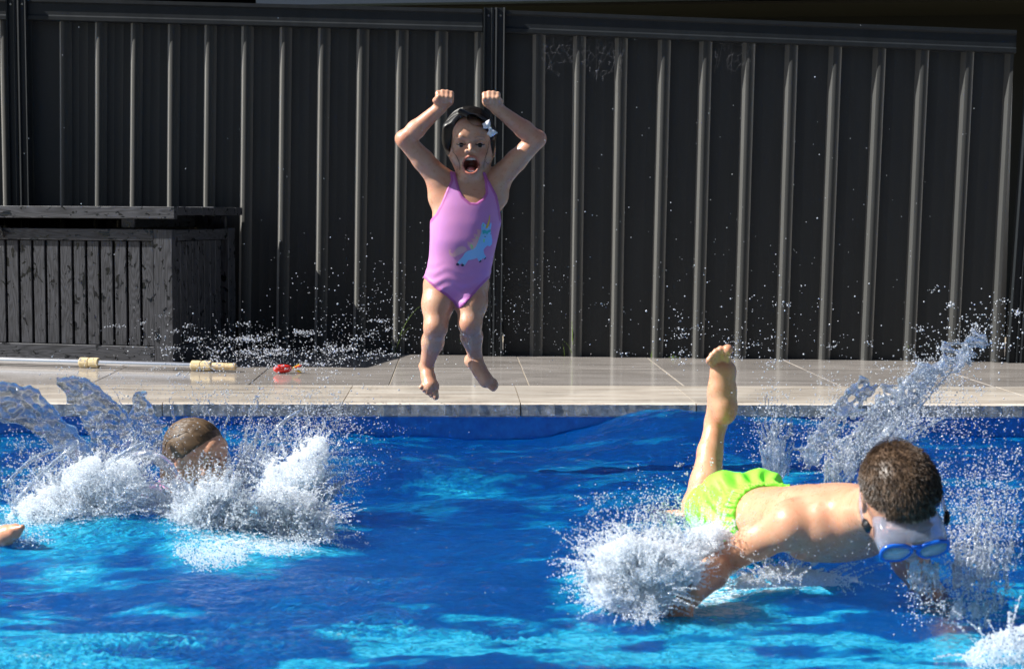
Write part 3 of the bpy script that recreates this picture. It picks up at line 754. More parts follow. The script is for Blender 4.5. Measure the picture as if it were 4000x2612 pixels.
M_lash, _, _ = mat('lash', (.01, .007, .006), .5)
def sphere_me(name, r, u=14, v=10, sc=(1, 1, 1)):
    bm = bmesh.new(); bmesh.ops.create_uvsphere(bm, u_segments=u, v_segments=v, radius=r)
    for q in bm.verts: q.co = Vector((q.co.x * sc[0], q.co.y * sc[1], q.co.z * sc[2]))
    me = bpy.data.meshes.new(name); bm.to_mesh(me); bm.free(); me.shade_smooth(); return me
def strand(mb, pts, w):
    n = len(pts); mb.tube(pts, [w * (.35 + .65 * math.sin(math.pi * min(1, (i + .6) / n))) for i in range(n)], 4, False)
# ------------------------------------------------------------------ the jumping girl
YG = 5.30
def gp(u, v, dy=0.0): return np.array(at(u, v, YG + dy))
G0 = Vector(at(1782, 1189, YG)); girl = empty('person', (G0.x, YG, G0.z)); G0 = Vector((G0.x, YG, G0.z))
tag(girl, 'girl leaping off the deck with raised fists, wide open mouth and pink purple swimsuit', 'person')
lo = gp(1500, 1600) - [0, .20, 0]; hi = gp(2180, 320) + [0, .22, 0]
GG = Grid((lo[0], YG - .17, lo[2]), (hi[0], YG + .20, hi[2]), .003)
SPX = YG / FPX
# torso
zc = lambda v: at(1800, v, YG).z
st = []
for v, ul, ur, dy, dp in ((1178, 1742, 1830, .012, .040), (1150, 1690, 1876, .012, .062), (1105, 1666, 1903, .010, .072), (1060, 1672, 1910, .006, .070), (1000, 1684, 1921, .002, .068), (940, 1687, 1934, -.004, .070), (870, 1688, 1950, .0, .070), (800, 1690, 1954, .008, .068), (750, 1700, 1948, .014, .062), (712, 1724, 1932, .018, .050), (690, 1750, 1908, .020, .038)):
    a = at(ul, v, YG); b_ = at(ur, v, YG); st.append((zc(v), (a.x + b_.x) / 2, YG + dy, (b_.x - a.x) / 2, dp))
GG.loft((0, 0, 0), np.eye(3), st, .02, 2.25)
# neck and shoulders
GG.cone(gp(1838, 722, .026), gp(1840, 650, .030), .036, .032, .018)
for sx, (su, sv), (eu, ev), (wu, wv), (hu, hv) in ((-1, (1722, 705), (1582, 545), (1716, 424), (1738, 392)), (1, (1938, 708), (2096, 545), (1946, 428), (1918, 396))):
    sh_, el, wr, hd = gp(su, sv, .012), gp(eu, ev, -.03), gp(wu, wv, -.055), gp(hu, hv, -.06)
    um = sh_ * .5 + el * .5
    GG.cone(gp(su - sx * 62, sv + 40, .02), sh_, .050, .044, .02)
    GG.cone(sh_ - [0, 0, .02], gp(su + sx * 2, 765, .012), .040, .040, .025)
    GG.chain([sh_, um, el], [.043, .0345, .0300], .012)
    m1 = el * .68 + wr * .32
    GG.chain([el, m1, wr], [.0285, .0300, .0205], .010)
    GG.ell(el + (el - sh_) / np.linalg.norm(el - sh_) * .008 + [sx * .006, .006, 0], (.019, .019, .019), None, .012)
    # fist: palm block, four curled fingers, thumb across
    pc = gp(hu, hv - 2, -.058); GG.cone(wr, pc, .021, .026, .008)
    GG.ell(pc, (.030, .022, .026), None, .006)
    for i in range(4):
        fx = (-25 + 16.5 * i) * SPX; top = 3.0 * (1.5 - abs(i - 1.4)) * SPX
        k0 = pc + [fx * .95, .004, .014 + top]; k1 = pc + [fx, -.020, .019 + top]; k2 = pc + [fx, -.031, .004 + top * .5]; k3 = pc + [fx * .95, -.022, -.008]
        r = (.0095, .0100, .0097, .0086)[i if sx < 0 else 3 - i]
        GG.chain([k0, k1, k2, k3], [r, r, r * .95, r * .85], .0028)
    tx = sx                                          # thumb lies on the outer side, folded over the fingers
    GG.chain([pc + [tx * .018, -.006, -.020], pc + [tx * .030, -.018, -.004], pc + [tx * .020, -.034, .007]], [.0115, .0098, .0080], .004)
# legs
hipL, kneeL, ankL = gp(1716, 1120, .012), gp(1702, 1276, -.045), gp(1666, 1430, .03)
hipR, kneeR, ankR = gp(1846, 1120, .012), gp(1836, 1262, -.045), gp(1858, 1398, .045)
for hp1, kn, an, sg in ((hipL, kneeL, ankL, -1), (hipR, kneeR, ankR, 1)):
    th1 = hp1 * .55 + kn * .45
    GG.chain([hp1, th1, kn], [.0545, .0510, .0375], .018)
    GG.ell(kn + [0, -.012, -.004], (.025, .020, .026), None, .014)
    cf = kn * .62 + an * .38 + [sg * -.002, .012, 0]
    GG.chain([kn, cf, an], [.0350, .0345, .0225], .020)
# left foot (picture left): seen from the front, toes down
GG.chain([ankL, gp(1672, 1470, .012), gp(1681, 1508, -.010)], [.0225, .0235, .0270], .008)
GG.ell(gp(1660, 1440, .050), (.019, .022, .022), None, .010)
GG.ell(gp(1681, 1510, -.010), (.030, .018, .026), None, .006)
for i, (u, v, r) in enumerate(((1702, 1549, .0115), (1684, 1542, .0086), (1669, 1533, .0082), (1656, 1523, .0078), (1644, 1512, .0074))):
    b_ = gp(1699 - 12 * i, 1516 - 3 * i, -.012); t_ = gp(u, v, -.022); GG.chain([b_, (b_ + t_) / 2 - [0, .004, 0], t_], [r * .95, r * .9, r], .0025)
for s_ in (-1, 1): GG.ell(ankL + [s_ * .017, .004, 0], (.009, .010, .010), None, .008)
# right foot: heel back, pointing down to the right
GG.ell(gp(1838, 1408, .060), (.020, .022, .024), None, .012)
GG.chain([ankR, gp(1876, 1446, .020), gp(1902, 1486, -.002)], [.0235, .0225, .0235], .008)
GG.cone(gp(1838, 1408, .055), gp(1895, 1488, .01), .018, .020, .012)
for i, (u, v, r) in enumerate(((1927, 1518, .0100), (1937, 1512, .0075), (1940, 1503, .0070), (1938, 1494, .0066), (1934, 1486, .0062))):
    b_ = gp(1904 + 3 * i, 1500 - 6 * i, -.008 + .004 * i); t_ = gp(u, v, -.016 + .004 * i); GG.chain([b_, t_], [r, r * .95], .0025)
# head: local frame, +x to the right of the picture, -y forward
HC = gp(1842, 558, .012)
R = np.array(Matrix.Rotation(math.radians(4), 3, 'X') @ Matrix.Rotation(math.radians(-3), 3, 'Z'))
def hl(x, y, z): return HC + R @ np.array([x, y, z])
def hell(c, r, k=.01, op='u'): GG.ell(hl(*c), r, R, k, op)
hell((-.002, .010, .026), (.0755, .086, .080), .01)
hell((0, -.030, .030), (.062, .054, .050), .02)
hell((0, -.018, -.034), (.0675, .060, .068), .02)
GG.cone(hl(0, -.038, -.098), hl(0, -.040, -.098), .026, .025, .02)
for s_ in (-1, 1):
    GG.cone(hl(s_ * .054, .006, -.045), hl(s_ * .020, -.040, -.105), .018, .017, .018)
    hell((s_ * .042, -.048, -.044), (.028, .025, .028), .022)
hell((0, -.060, .040), (.050, .022, .030), .02)
for s_ in (-1, 1):                                          # sockets, brows
    hell((s_ * .031, -.086, .001), (.0165, .014, .012), .012, 's')
    GG.chain([hl(s_ * .012, -.079, .0185), hl(s_ * .030, -.079, .0225), hl(s_ * .046, -.068, .014)], [.006, .0065, .005], .010)
    hell((s_ * .031, -.0685, .0045), (.0175, .0120, .0105), .003)
    hell((s_ * .031, -.066, -.007), (.015, .010, .006), .004)
GG.chain([hl(0, -.076, .012), hl(0, -.083, -.008), hl(.001, -.093, -.0205)], [.0045, .0055, .0078], .009)
for s_ in (-1, 1): hell((s_ * .0125, -.086, -.0245), (.0072, .0085, .0068), .004)
for s_ in (-1, 1): hell((s_ * .0070, -.093, -.0325), (.0034, .005, .0030), .002, 's')
hell((.001, -.066, -.069), (.031, .020, .034), .012)         # muzzle round the shout
MC = (.0015, -.086, -.070)
hell(MC, (.0245, .040, .0265), .004, 's')
for a in np.linspace(0, 2 * math.pi, 25)[:-1]:               # lips
    t2 = a + 2 * math.pi / 24
    ly_ = lambda q: -.0835 + .010 * abs(math.cos(q)) ** 2 + .002 * math.sin(q)
    GG.cone(hl(MC[0] + .0265 * math.cos(a), ly_(a), MC[2] + .0285 * math.sin(a)), hl(MC[0] + .0265 * math.cos(t2), ly_(t2), MC[2] + .0285 * math.sin(t2)), .0034, .0034, .003)
for s_ in (-1, 1):                                          # ears, smile folds
    hell((s_ * .074, .008, -.026), (.0065, .015, .021), .004); hell((s_ * .079, .001, -.024), (.004, .0075, .012), .003, 's')
V, F = nets(GG.f, GG.lo, GG.h); V = relax(V, F, 1, .35)
# tint: lips, mouth cavity, cheeks, knees, brows
loc = (V - HC) @ R
tint = np.ones((len(V), 3))
q = np.sqrt(((loc[:, 0] - MC[0]) / .0300) ** 2 + ((loc[:, 2] - MC[2]) / .0325) ** 2)
hd = (loc[:, 1] < -.02) & (np.abs(loc[:, 0]) < .08) & (np.abs(loc[:, 2]) < .13)
def paintv(mask, w, c):
    w = (np.clip(w, 0, 1) * mask)[:, None]; global tint; tint = tint * (1 - w) + tint * np.array(c) * w
paintv(hd, (1.04 - q) * 14, (.88, .56, .58))
paintv(hd & (q < .97) & (loc[:, 1] > -.078), np.ones(len(V)), (.30, .16, .16))
for s_ in (-1, 1):
    dd = np.sqrt(((loc[:, 0] - s_ * .040) / .024) ** 2 + ((loc[:, 2] + .036) / .022) ** 2); paintv(hd, (1 - dd) * 1.2, (1.02, .80, .78))
    bx_ = (loc[:, 0] - s_ * .030) * s_; bz = .0235 - 9 * (bx_ - .002) ** 2 + np.where(bx_ < 0, bx_ * .15, -bx_ * .10)
    paintv(hd & (np.abs(bx_) < .0165), (1 - np.abs(loc[:, 2] - bz) / .0034) * 1.5, (.70, .62, .58))
    paintv(hd & (np.abs(bx_) < .018), 1 - ((bx_ - 0.001) / .019) ** 2 - ((loc[:, 2] - .004) / .012) ** 2, (.86, .74, .72))
for kn in (kneeL, kneeR): paintv(np.ones(len(V), bool), (1 - np.linalg.norm(V - (kn + [0, -.03, 0]), axis=1) / .05) * .8, (1.0, .80, .76))
for e_ in (gp(1640, 470, -.04), gp(2030, 480, -.04)): paintv(np.ones(len(V), bool), (1 - np.linalg.norm(V - e_, axis=1) / .13) * .8, (1.02, .80, .78))
for e_ in (gp(1558, 535, -.03), gp(2125, 535, -.03)): paintv(np.ones(len(V), bool), (1 - np.linalg.norm(V - e_, axis=1) / .05), (1.0, .78, .72))
gb = body_obj('body', V, F, M_skin, girl, tint, G0)
# eyes
for s_ in (-1, 1):
    e_ = link('eye', sphere_me('eye', .0108, 16, 12), [M_eye, M_eyew], girl); e_.location = Vector(hl(s_ * .031, -.0700, -.0028)) - G0
    for p in e_.data.polygons: p.material_index = 0 if abs(p.center.x) < .0062 else 1
    mb = MB(); pts = [hl(s_ * .031 + .0155 * x, -.0835 + .0045 * x * x, -.0035 - .0030 * (1 - x * x) + .001) for x in np.linspace(-1, 1, 9)]
    mb.tube([Vector(p) - G0 for p in pts], [.0011 + .0013 * math.sin(math.pi * (i + 1) / 10) for i in range(9)], 5)
    mb.build('eyelash', M_lash, girl)
# teeth and tongue
for nm, z, n, w in (('upper_teeth', MC[2] + .0195, 8, .0175), ('lower_teeth', MC[2] - .0195, 7, .0150)):
    mb = MB()
    for i in range(n):
        t = (i - (n - 1) / 2) / (n / 2); x = w * t; y = -.0765 + .010 * t * t; hgt = .0050 if nm[0] == 'u' else .0044
        me = sphere_me('t', 1, 8, 6); p0 = hl(MC[0] + x, y, z)
        mb.add([Vector(p0) - G0 + Vector((q_.co.x * .0024, q_.co.y * .0022, q_.co.z * hgt)) for q_ in me.vertices], [tuple(p.vertices) for p in me.polygons]); bpy.data.meshes.remove(me)
    mb.build(nm, M_teeth, girl)
to = link('tongue', sphere_me('tongue', 1, 14, 10, (.0145, .018, .0085)), M_tongue, girl); to.location = Vector(hl(MC[0], -.062, MC[2] - .015)) - G0
# swimsuit
def P2(lst): return [(at(u, v, YG).x, at(u, v, YG).z) for u, v in lst]
SUIT = P2([(1757, 668), (1761, 705), (1747, 737), (1725, 791), (1702, 836), (1680, 860), (1640, 885), (1630, 1040), (1640, 1080), (1663, 1090), (1699, 1123), (1744, 1153), (1770, 1178), (1782, 1200), (1800, 1200), (1820, 1180), (1843, 1155), (1865, 1130), (1906, 1090), (1960, 1070), (1985, 880), (1958, 856), (1950, 804), (1941, 764), (1927, 737), (1907, 701), (1896, 672),
           (1884, 672), (1893, 714), (1896, 755), (1882, 777), (1860, 793), (1837, 791), (1810, 768), (1795, 737), (1787, 705), (1779, 672)])
sl, P = GG.win(gp(1620, 1210) - [0, .1, 0], gp(2000, 655) + [0, .1, 0], .01)
X, Z = np.meshgrid(GG.ax[0][sl[0]], GG.ax[2][sl[2]], indexing='ij')
sp = sd_poly(X, Z, SUIT).astype(np.float32)[:, None, :]
wr_ = .0012 * np.sin((Z * 190 + np.sin(X * 60) * 2.0))[:, None, :] * np.clip((zc(1010) - Z) * 12, 0, 1)[:, None, :]
bodyf = GG.f[sl] - .0045 + wr_
# keep the torso only: arms and thighs do not wear the suit
f = -smin(-bodyf, -(sp + 0 * bodyf), .0035)
Vs, Fs = nets(f.astype(np.float32), [GG.ax[i][sl[i]][0] for i in range(3)], GG.h); Vs = relax(Vs, Fs, 2, .5)
edge = sd_poly(Vs[:, 0], Vs[:, 2], SUIT)
ts = np.ones((len(Vs), 3)); w = np.clip((.0058 - np.abs(edge + .004)) / .0022, 0, 1)[:, None]; ts = ts * (1 - w) + np.array((.74, .42, .62)) * w
M_suit, nt, b = mat('pink_purple_lycra', (.50, .20, .52), .5)
a1 = nt.nodes.new('ShaderNodeAttribute'); a1.attribute_name = 'tint'
fz = noise_fac(nt, 420, 2, .5, (1, 1, .4), 'Object'); f5 = noise_fac(nt, 9, 3, .5, (1, 1, 1), 'Object')
c_ = mixc(nt, ramp(nt, f5, [(.35, g(0)), (.65, g(1))]), (.57, .225, .50), (.50, .20, .51)); nt.links.new(mixc(nt, 1., c_, a1.outputs['Color'], 'MULTIPLY'), b.inputs['Base Color'])
bump(nt, b, fz, .25, .001); b.inputs['Sheen Weight'].default_value = .2
suit = body_obj('swimsuit', Vs, Fs, M_suit, girl, ts, G0)
# the stitched unicorn patch follows the cloth
from mathutils.bvhtree import BVHTree
bvh = BVHTree.FromPolygons([tuple(v) for v in Vs], [tuple(f_) for f_ in Fs.tolist()])
def zp(x, y): return (1700 + x / 3.7, 800 + y / 3.7)
def patch(mb, poly, lift=.0012, res=2.2):
    """polygon in photo pixels -> small cells laid on the cloth"""
    bm = bmesh.new(); vs = [bm.verts.new((u, v, 0)) for u, v in poly]; fc = bm.faces.new(vs)
    bmesh.ops.triangulate(bm, faces=[fc])
    for _ in range(3):
        es = [e for e in bm.edges if e.calc_length() > res * 3]
        if not es: break
        bmesh.ops.subdivide_edges(bm, edges=es, cuts=1); bmesh.ops.triangulate(bm, faces=bm.faces[:])
    W = []
    for q_ in bm.verts:
        d = ray(q_.co.x, q_.co.y).normalized(); hit, nn, ii, dist = bvh.ray_cast(EYE, d)
        p = (hit - d * lift) if hit else EYE + d * (YG - .07) / d.y
        W.append(p - G0)
    bm.verts.index_update(); mb.add(W, [tuple(x.index for x in f_.verts) for f_ in bm.faces]); bm.free()
M_uni, _, _ = mat('sequin_pale_blue', (.24, .50, .85), .3); M_mane, _, _ = mat('sequin_pink_gold', (.66, .36, .42), .25)
M_gold, _, _ = mat('sequin_gold', (.75, .48, .08), .25); M_teal, _, _ = mat('sequin_teal', (.02, .42, .50), .3); M_navy, _, _ = mat('navy_thread', (.008, .012, .06), .5); M_lime, _, _ = mat('sequin_lime', (.30, .80, .22), .25)
def blob(x, y, rx, ry, n=14, rot=0): return [zp(x + rx * math.cos(t) * math.cos(rot) - ry * math.sin(t) * math.sin(rot), y + rx * math.cos(t) * math.sin(rot) + ry * math.sin(t) * math.cos(rot)) for t in np.linspace(0, 2 * math.pi, n, endpoint=False)]
uni = MB()
patch(uni, [zp(*p) for p in ((690, 250), (712, 270), (722, 330), (750, 345), (780, 320), (800, 260), (815, 262), (812, 310), (800, 360), (812, 430), (824, 500), (820, 570), (790, 600), (755, 590), (738, 572), (728, 610), (700, 650), (705, 700), (735, 755), (712, 790), (690, 770), (668, 738), (652, 738), (668, 800), (645, 830), (620, 800), (606, 766), (560, 785), (500, 798), (478, 800), (425, 880), (375, 878), (400, 830), (385, 810), (345, 870), (305, 862), (335, 815), (400, 745), (425, 700), (470, 665), (540, 645), (585, 610), (615, 540), (650, 450), (668, 390), (664, 300))])
u_o = uni.build('unicorn_patch', M_uni, suit, False)
for nm, m_, polys in (('unicorn_mane', M_mane, [[(664, 365), (600, 355), (610, 400), (610, 430), (560, 418), (556, 440), (575, 485), (518, 492), (548, 535), (520, 545), (465, 530), (468, 580), (500, 625), (540, 648), (585, 610), (615, 540), (650, 450)],
                        [(465, 655), (440, 615), (390, 595), (330, 610), (290, 655), (255, 705), (225, 695), (215, 665), (235, 660), (215, 645), (195, 655), (195, 700), (225, 745), (280, 755), (340, 725), (400, 700)]]),
                      ('unicorn_horn', M_gold, [[(725, 340), (768, 235), (785, 148), (793, 150), (790, 235), (762, 335)]]),
                      ('unicorn_garland', M_teal, [[(680, 370), (715, 362), (745, 378), (775, 362), (800, 355), (805, 385), (770, 405), (750, 430), (725, 412), (690, 425)]]),
                      ('unicorn_hoof', M_navy, [[(300, 850), (325, 838), (352, 862), (335, 880), (305, 876)], [(372, 865), (395, 852), (422, 872), (405, 890), (378, 886)], [(632, 822), (660, 796), (670, 812), (645, 838)], [(706, 782), (730, 755), (738, 765), (716, 796)], [(705, 455), (735, 455), (722, 470)], [(798, 408), (812, 420), (802, 426)]]),
                      ('unicorn_sequin', M_lime, [[(690, 285), (703, 280), (706, 310), (692, 320)], [(510, 560), (545, 590), (548, 640), (515, 640)], [(700, 490), (718, 500), (710, 545), (695, 535)], [(596, 468), (610, 465), (612, 488), (598, 490)]])):
    for pl in polys:
        mb = MB(); patch(mb, [zp(*p) for p in pl], .0020); mb.build(nm, m_, suit, False)
# hair
HR = Grid(hl(-.12, -.11, -.14), hl(.12, .14, .14), .0026)
def hh(c, r, k=.008, op='u'): HR.ell(hl(*c), r, R, k, op)
hh((-.006, .014, .030), (.0850, .093, .0900))
hh((-.030, .022, .012), (.0700, .075, .070), .02)
hh((-.004, .045, -.030), (.074, .062, .070), .03)
HR.cone(hl(0, .070, -.04), hl(0, .080, -.11), .052, .035, .03)
for s_, u, v0, v1 in ((-1, 1748, 500, 570), (1, 1920, 520, 612)):
    HR.cone(gp(u, v0, -.010), gp(u + (2 if s_ < 0 else -6), v1, .0), .0150, .011, .022)
HR.chain([gp(1800, 436, -.055), gp(1850, 470, -.075), gp(1900, 490, -.062), gp(1922, 530, -.03)], [.010, .017, .016, .010], .010)   # fringe swept to the right
FACE = P2([(1762, 620), (1757, 575), (1764, 545), (1768, 520), (1776, 500), (1783, 482), (1798, 466), (1818, 462), (1830, 480), (1848, 494), (1872, 498), (1888, 500), (1900, 520), (1909, 550), (1908, 588), (1902, 620), (1930, 800), (1700, 800), (1748, 640)])
X, Z = np.meshgrid(HR.ax[0], HR.ax[2], indexing='ij'); fp = sd_poly(X, Z, FACE).astype(np.float32)[:, None, :]
yy = HR.ax[1][None, :, None]; cut = np.maximum(fp + 0 * yy, (yy - (HC[1] + .004)) + 0 * fp)
HR.f = -smin(-HR.f, cut, .004)
HR.f = np.maximum(HR.f, -(GG.sample(np.stack(np.meshgrid(*HR.ax, indexing='ij'), -1).reshape(-1, 3)).reshape(HR.f.shape) + .004))
Vh, Fh = nets(HR.f.astype(np.float32), HR.lo, HR.h); Vh = relax(Vh, Fh, 2)
hair = body_obj('hair', Vh, Fh, M_hblack, girl, None, G0)
bvh_h = BVHTree.FromPolygons([tuple(v) for v in Vh], [tuple(f_) for f_ in Fh.tolist()])
rg = random.Random(3); sm_ = MB()
for i in range(170):                                        # combed wet strands from the parting
    t0 = rg.random(); start = Vector(hl(-.030 + .006 * rg.random(), -.075 + .13 * t0, .09)); side = rg.choice((-1, 1, 1))
    pts = []; tot = rg.uniform(.9, 1.7)
    for k in range(9):
        a = tot * k / 8; dr = Vector(R @ np.array([side * math.sin(a) - .30 * math.cos(a), (-.75 + 1.5 * t0) * (1 - .35 * k / 8) + .18 * a, math.cos(a) * 1.0])).normalized()
        hit = bvh_h.ray_cast(Vector(hl(0, .012, .02)) + dr * .25, -dr)
        if hit[0] is None or (hit[0] - Vector(hl(0, .012, .02))).length < .06: break
        pts.append(hit[0] + dr * .0006 - G0)
    if len(pts) > 3: strand(sm_, pts, rg.uniform(.0011, .0021))
for pl in (((355, 850), (365, 980), (430, 1060), (470, 1150), (482, 1220), (483, 1300)), ((1012, 760), (1000, 900), (955, 1030), (925, 1130), (912, 1230), (918, 1290)), ((1000, 800), (975, 980), (945, 1150), (990, 1200))):
    pts = []
    for x, y in pl:
        u, v = 1690 + x / 4.57, 380 + y / 4.57; d = ray(u, v).normalized(); t = (YG - .12) / d.y; p = EYE + d * t
        for _ in range(160):
            if GG.sample([p])[0] < .0020: break
            t += .001; p = EYE + d * t
        pts.append(p - G0)
    strand(sm_, pts, .0008)
sm_.build('wet_strands', M_hblack, hair)
# white hair bow
M_bow, _, _ = mat('white_ribbon', (.74, .74, .80), .5)
bowo = bpy.data.objects.new('hair_bow', None); COL.objects.link(bowo); bowo.parent = girl; bowo.location = Vector(gp(1914, 502, -.078)) - G0; bowo.rotation_euler = (0, math.radians(58), 0)
def bowlobe(s_):
    mb = MB(); V = []; n = 9
    for i in range(n):
        t = i / (n - 1); hw = .003 + .011 * math.sin(min(1, t * 1.15) * math.pi * .5) ** 1.0; zc_ = -.0015 * math.sin(t * 3)
        for j in range(5):
            q_ = (j - 2) / 2; V.append((s_ * (.002 + .024 * t), -.003 - .007 * math.sin(math.pi * t) * (1 - q_ * q_ * .4) + .002 * math.sin(q_ * 5 + t * 4), q_ * hw + zc_))
    for i in range(n): 
        for j in range(5):
            q_ = (j - 2) / 2; x, y, z = V[i * 5 + j]; V.append((x, y + .004 + .002 * (1 - q_ * q_), z))
    F_ = []
    for L in (0, n * 5):
        for i in range(n - 1):
            for j in range(4): F_.append((L + i * 5 + j, L + i * 5 + j + 1, L + (i + 1) * 5 + j + 1, L + (i + 1) * 5 + j))
    b0 = n * 5
    for i in range(n - 1):
        F_.append((i * 5, (i + 1) * 5, b0 + (i + 1) * 5, b0 + i * 5)); F_.append((i * 5 + 4, (i + 1) * 5 + 4, b0 + (i + 1) * 5 + 4, b0 + i * 5 + 4))
    for j in range(4): F_.append(((n - 1) * 5 + j, (n - 1) * 5 + j + 1, b0 + (n - 1) * 5 + j + 1, b0 + (n - 1) * 5 + j))
    return mesh('ribbon_loop', V, F_, True)
for s_ in (-1, 1): link('ribbon_loop', bowlobe(s_), M_bow, bowo)
kn_ = link('ribbon_knot', sphere_me('ribbon_knot', 1, 10, 8, (.0045, .005, .006)), M_bow, bowo); kn_.location = (0, -.005, 0)
tl = MB(); 
for s_ in (-1, 1): tl.add([(0, -.002, 0), (s_ * .004, -.002, .0), (s_ * .018, -.004, -.016), (s_ * .010, -.004, -.019), (0, .0, 0), (s_ * .004, .0, .0), (s_ * .018, -.002, -.016), (s_ * .010, -.002, -.019)], [(0, 1, 2, 3), (7, 6, 5, 4), (1, 5, 6, 2), (0, 3, 7, 4), (2, 6, 7, 3)])
tl.build('ribbon_tail', M_bow, bowo, False)
# ------------------------------------------------------------------ the boy in goggles
def bp_(u, v, y): return np.array(at(u, v, y))
B0 = Vector(at(2960, 2000, 3.9)); boy = empty('person', B0)
tag(boy, 'boy in neon green shorts and blue diving mask plunging forward with one bare foot up', 'person')
BG = Grid((.45, 3.00, -.42), (1.22, 4.72, .46), .0036)
pel = bp_(2935, 1990, 3.96); che = bp_(3285, 2045, 3.50)
ax = che - pel; ax /= np.linalg.norm(ax); lat = np.array([.97, .17, .02]); lat -= ax * lat.dot(ax); lat /= np.linalg.norm(lat); bel = np.cross(lat, ax)
if bel[2] > 0: bel = -bel
RB = np.stack([lat, bel, ax], 1); LB = np.linalg.norm(che - pel)
BG.loft(pel, RB, [(-.13, 0, .015, .070, .055), (-.08, 0, .005, .100, .072), (-.02, 0, 0, .112, .078), (.07, 0, .006, .100, .070), (.16, 0, .004, .100, .070), (.28, 0, .002, .112, .080), (.38, 0, 0, .125, .088), (LB + .02, 0, -.004, .128, .085), (LB + .08, 0, -.012, .090, .058)], .02, 2.3)
def bl(x, y, z): return pel + RB @ np.array([x, y, z])      # x lateral, y to the belly, z to the head
for s_ in (-1, 1):                                            # shoulder blades, buttocks, spine furrow
    BG.ell(bl(s_ * .062, -.066, LB - .06), (.036, .014, .052), RB, .02)
    BG.ell(bl(s_ * .048, -.045, -.045), (.055, .048, .062), RB, .02)
    BG.ell(bl(s_ * .058, .062, LB - .03), (.05, .02, .045), RB, .02)
BG.cone(bl(0, -.088, .03), bl(0, -.098, LB - .05), .012, .012, .022, 's')
# neck
HB = bp_(3510, 1955, 3.22)
nb = bl(.01, -.02, LB + .04)
BG.cone(bl(0, 0, LB), nb, .075, .058, .03); BG.cone(nb, HB + [-.025, .04, -.02], .056, .054, .03)
# arms
S1 = bl(-.118, -.004, LB - .005); E1 = bp_(2830, 2185, 3.58); W1 = bp_(2700, 2325, 3.42); H1 = bp_(2620, 2410, 3.40)
BG.chain([bl(-.06, 0, LB), S1, S1 * .5 + E1 * .5 + [0, 0, .006], E1], [.066, .050, .041, .034], .018)
BG.chain([E1, E1 * .6 + W1 * .4, W1], [.034, .035, .024], .012)
BG.ell(S1 + [0, 0, .008], (.046, .05, .044), None, .02)
S2 = bl(.125, .01, LB - .01); E2 = bp_(3640, 2330, 3.66); W2 = bp_(3700, 2500, 3.42); H2 = bp_(3712, 2570, 3.36)
BG.chain([bl(.06, 0, LB), S2, S2 * .5 + E2 * .5, E2], [.066, .048, .040, .034], .018)
BG.chain([E2, E2 * .6 + W2 * .4, W2], [.034, .035, .023], .012)
def hand(G, w, h, up, r=.0105, spread=1.0):
    """palm from the wrist w towards h, five fingers; up = back of the hand"""
    d = (h - w) / np.linalg.norm(h - w); up = up - d * up.dot(d); up /= np.linalg.norm(up); sd = np.cross(d, up)
    c = w + d * .045
    Rm = np.stack([sd, up, d], 1); G.ell(c, (.033, .014, .040), Rm, .008); G.cone(w, c, .022, .020, .01)
    for i in range(4):
        o = (i - 1.5) * .0165; L = (.045, .052, .048, .036)[i]; b_ = c + d * .030 + sd * o
        m = b_ + d * L * .5 + sd * o * .18 * spread + up * .002; t = b_ + d * L + sd * o * .35 * spread - up * .010
        G.chain([b_, m, t], [.0095, .0088, .0072], .003)
    b_ = c - d * .012 - sd * .022; G.chain([b_, b_ - sd * .020 + d * .020 - up * .004, b_ - sd * .022 + d * .044 - up * .008], [.0125, .0105, .0085], .005)
hand(BG, W1, H1, np.array([0., -.3, 1.])); hand(BG, W2, H2, np.array([0., -.3, 1.]))
# legs: one shank raised with the sole towards us, the other trailing under the surface
K1 = bp_(2730, 1980, 4.18); A1 = bp_(2797, 1650, 4.28)
hp1 = bl(-.052, .005, -.05)
BG.chain([hp1, hp1 * .5 + K1 * .5, K1], [.072, .060, .045], .015)
cf = K1 * .70 + A1 * .30 + [.006, -.010, 0]
BG.chain([K1, cf, K1 * .35 + A1 * .65, A1], [.0440, .0440, .0330, .0285], .014)
He = bp_(2838, 1605, 4.235); Ba = bp_(2826, 1446, 4.24); Lt = bp_(2822, 1372, 4.25)
BG.ell(He + [-.004, 0, 0], (.0315, .027, .038), None, .018)
BG.chain([A1, He * .6 + Ba * .4 + [-.014, .020, 0], Ba + [0, .016, 0]], [.030, .029, .025], .014)
BG.chain([He + [-.010, .004, .02], He * .45 + Ba * .55 + [-.012, .008, 0], Ba + [-.010, .004, 0]], [.028, .029, .026], .012)
BG.chain([He + [.004, .012, .012], He * .5 + Ba * .5 + [.004, .012, 0], Ba + [.004, .008, 0]], [.027, .027, .026], .014)
BG.ell(Ba + [.016, .000, -.004], (.018, .016, .024), None, .014); BG.ell(Ba + [-.014, .000, -.010], (.020, .016, .021), None, .006)
for i, (u, v, r) in enumerate(((2842, 1366, .0165), (2815, 1364, .0112), (2797, 1374, .0108), (2782, 1388, .0104), (2770, 1405, .0100))):
    t_ = bp_(u, v, 4.212); b_ = bp_(2840 - 12.5 * i, 1418 + 5 * i, 4.242); BG.chain([b_, t_ + [0, .010, -.006], t_ + [0, -.002, 0]], [r * .72, r * .70, r * .92], .0012)
hp2 = bl(.055, .01, -.05); K2 = bp_(2945, 2060, 4.28); A2 = bp_(2700, 2020, 4.55)
BG.chain([hp2, K2], [.070, .045], .015); BG.chain([K2, K2 * .6 + A2 * .4, A2, A2 + [-.10, .06, -.01]], [.042, .042, .026, .018], .012)
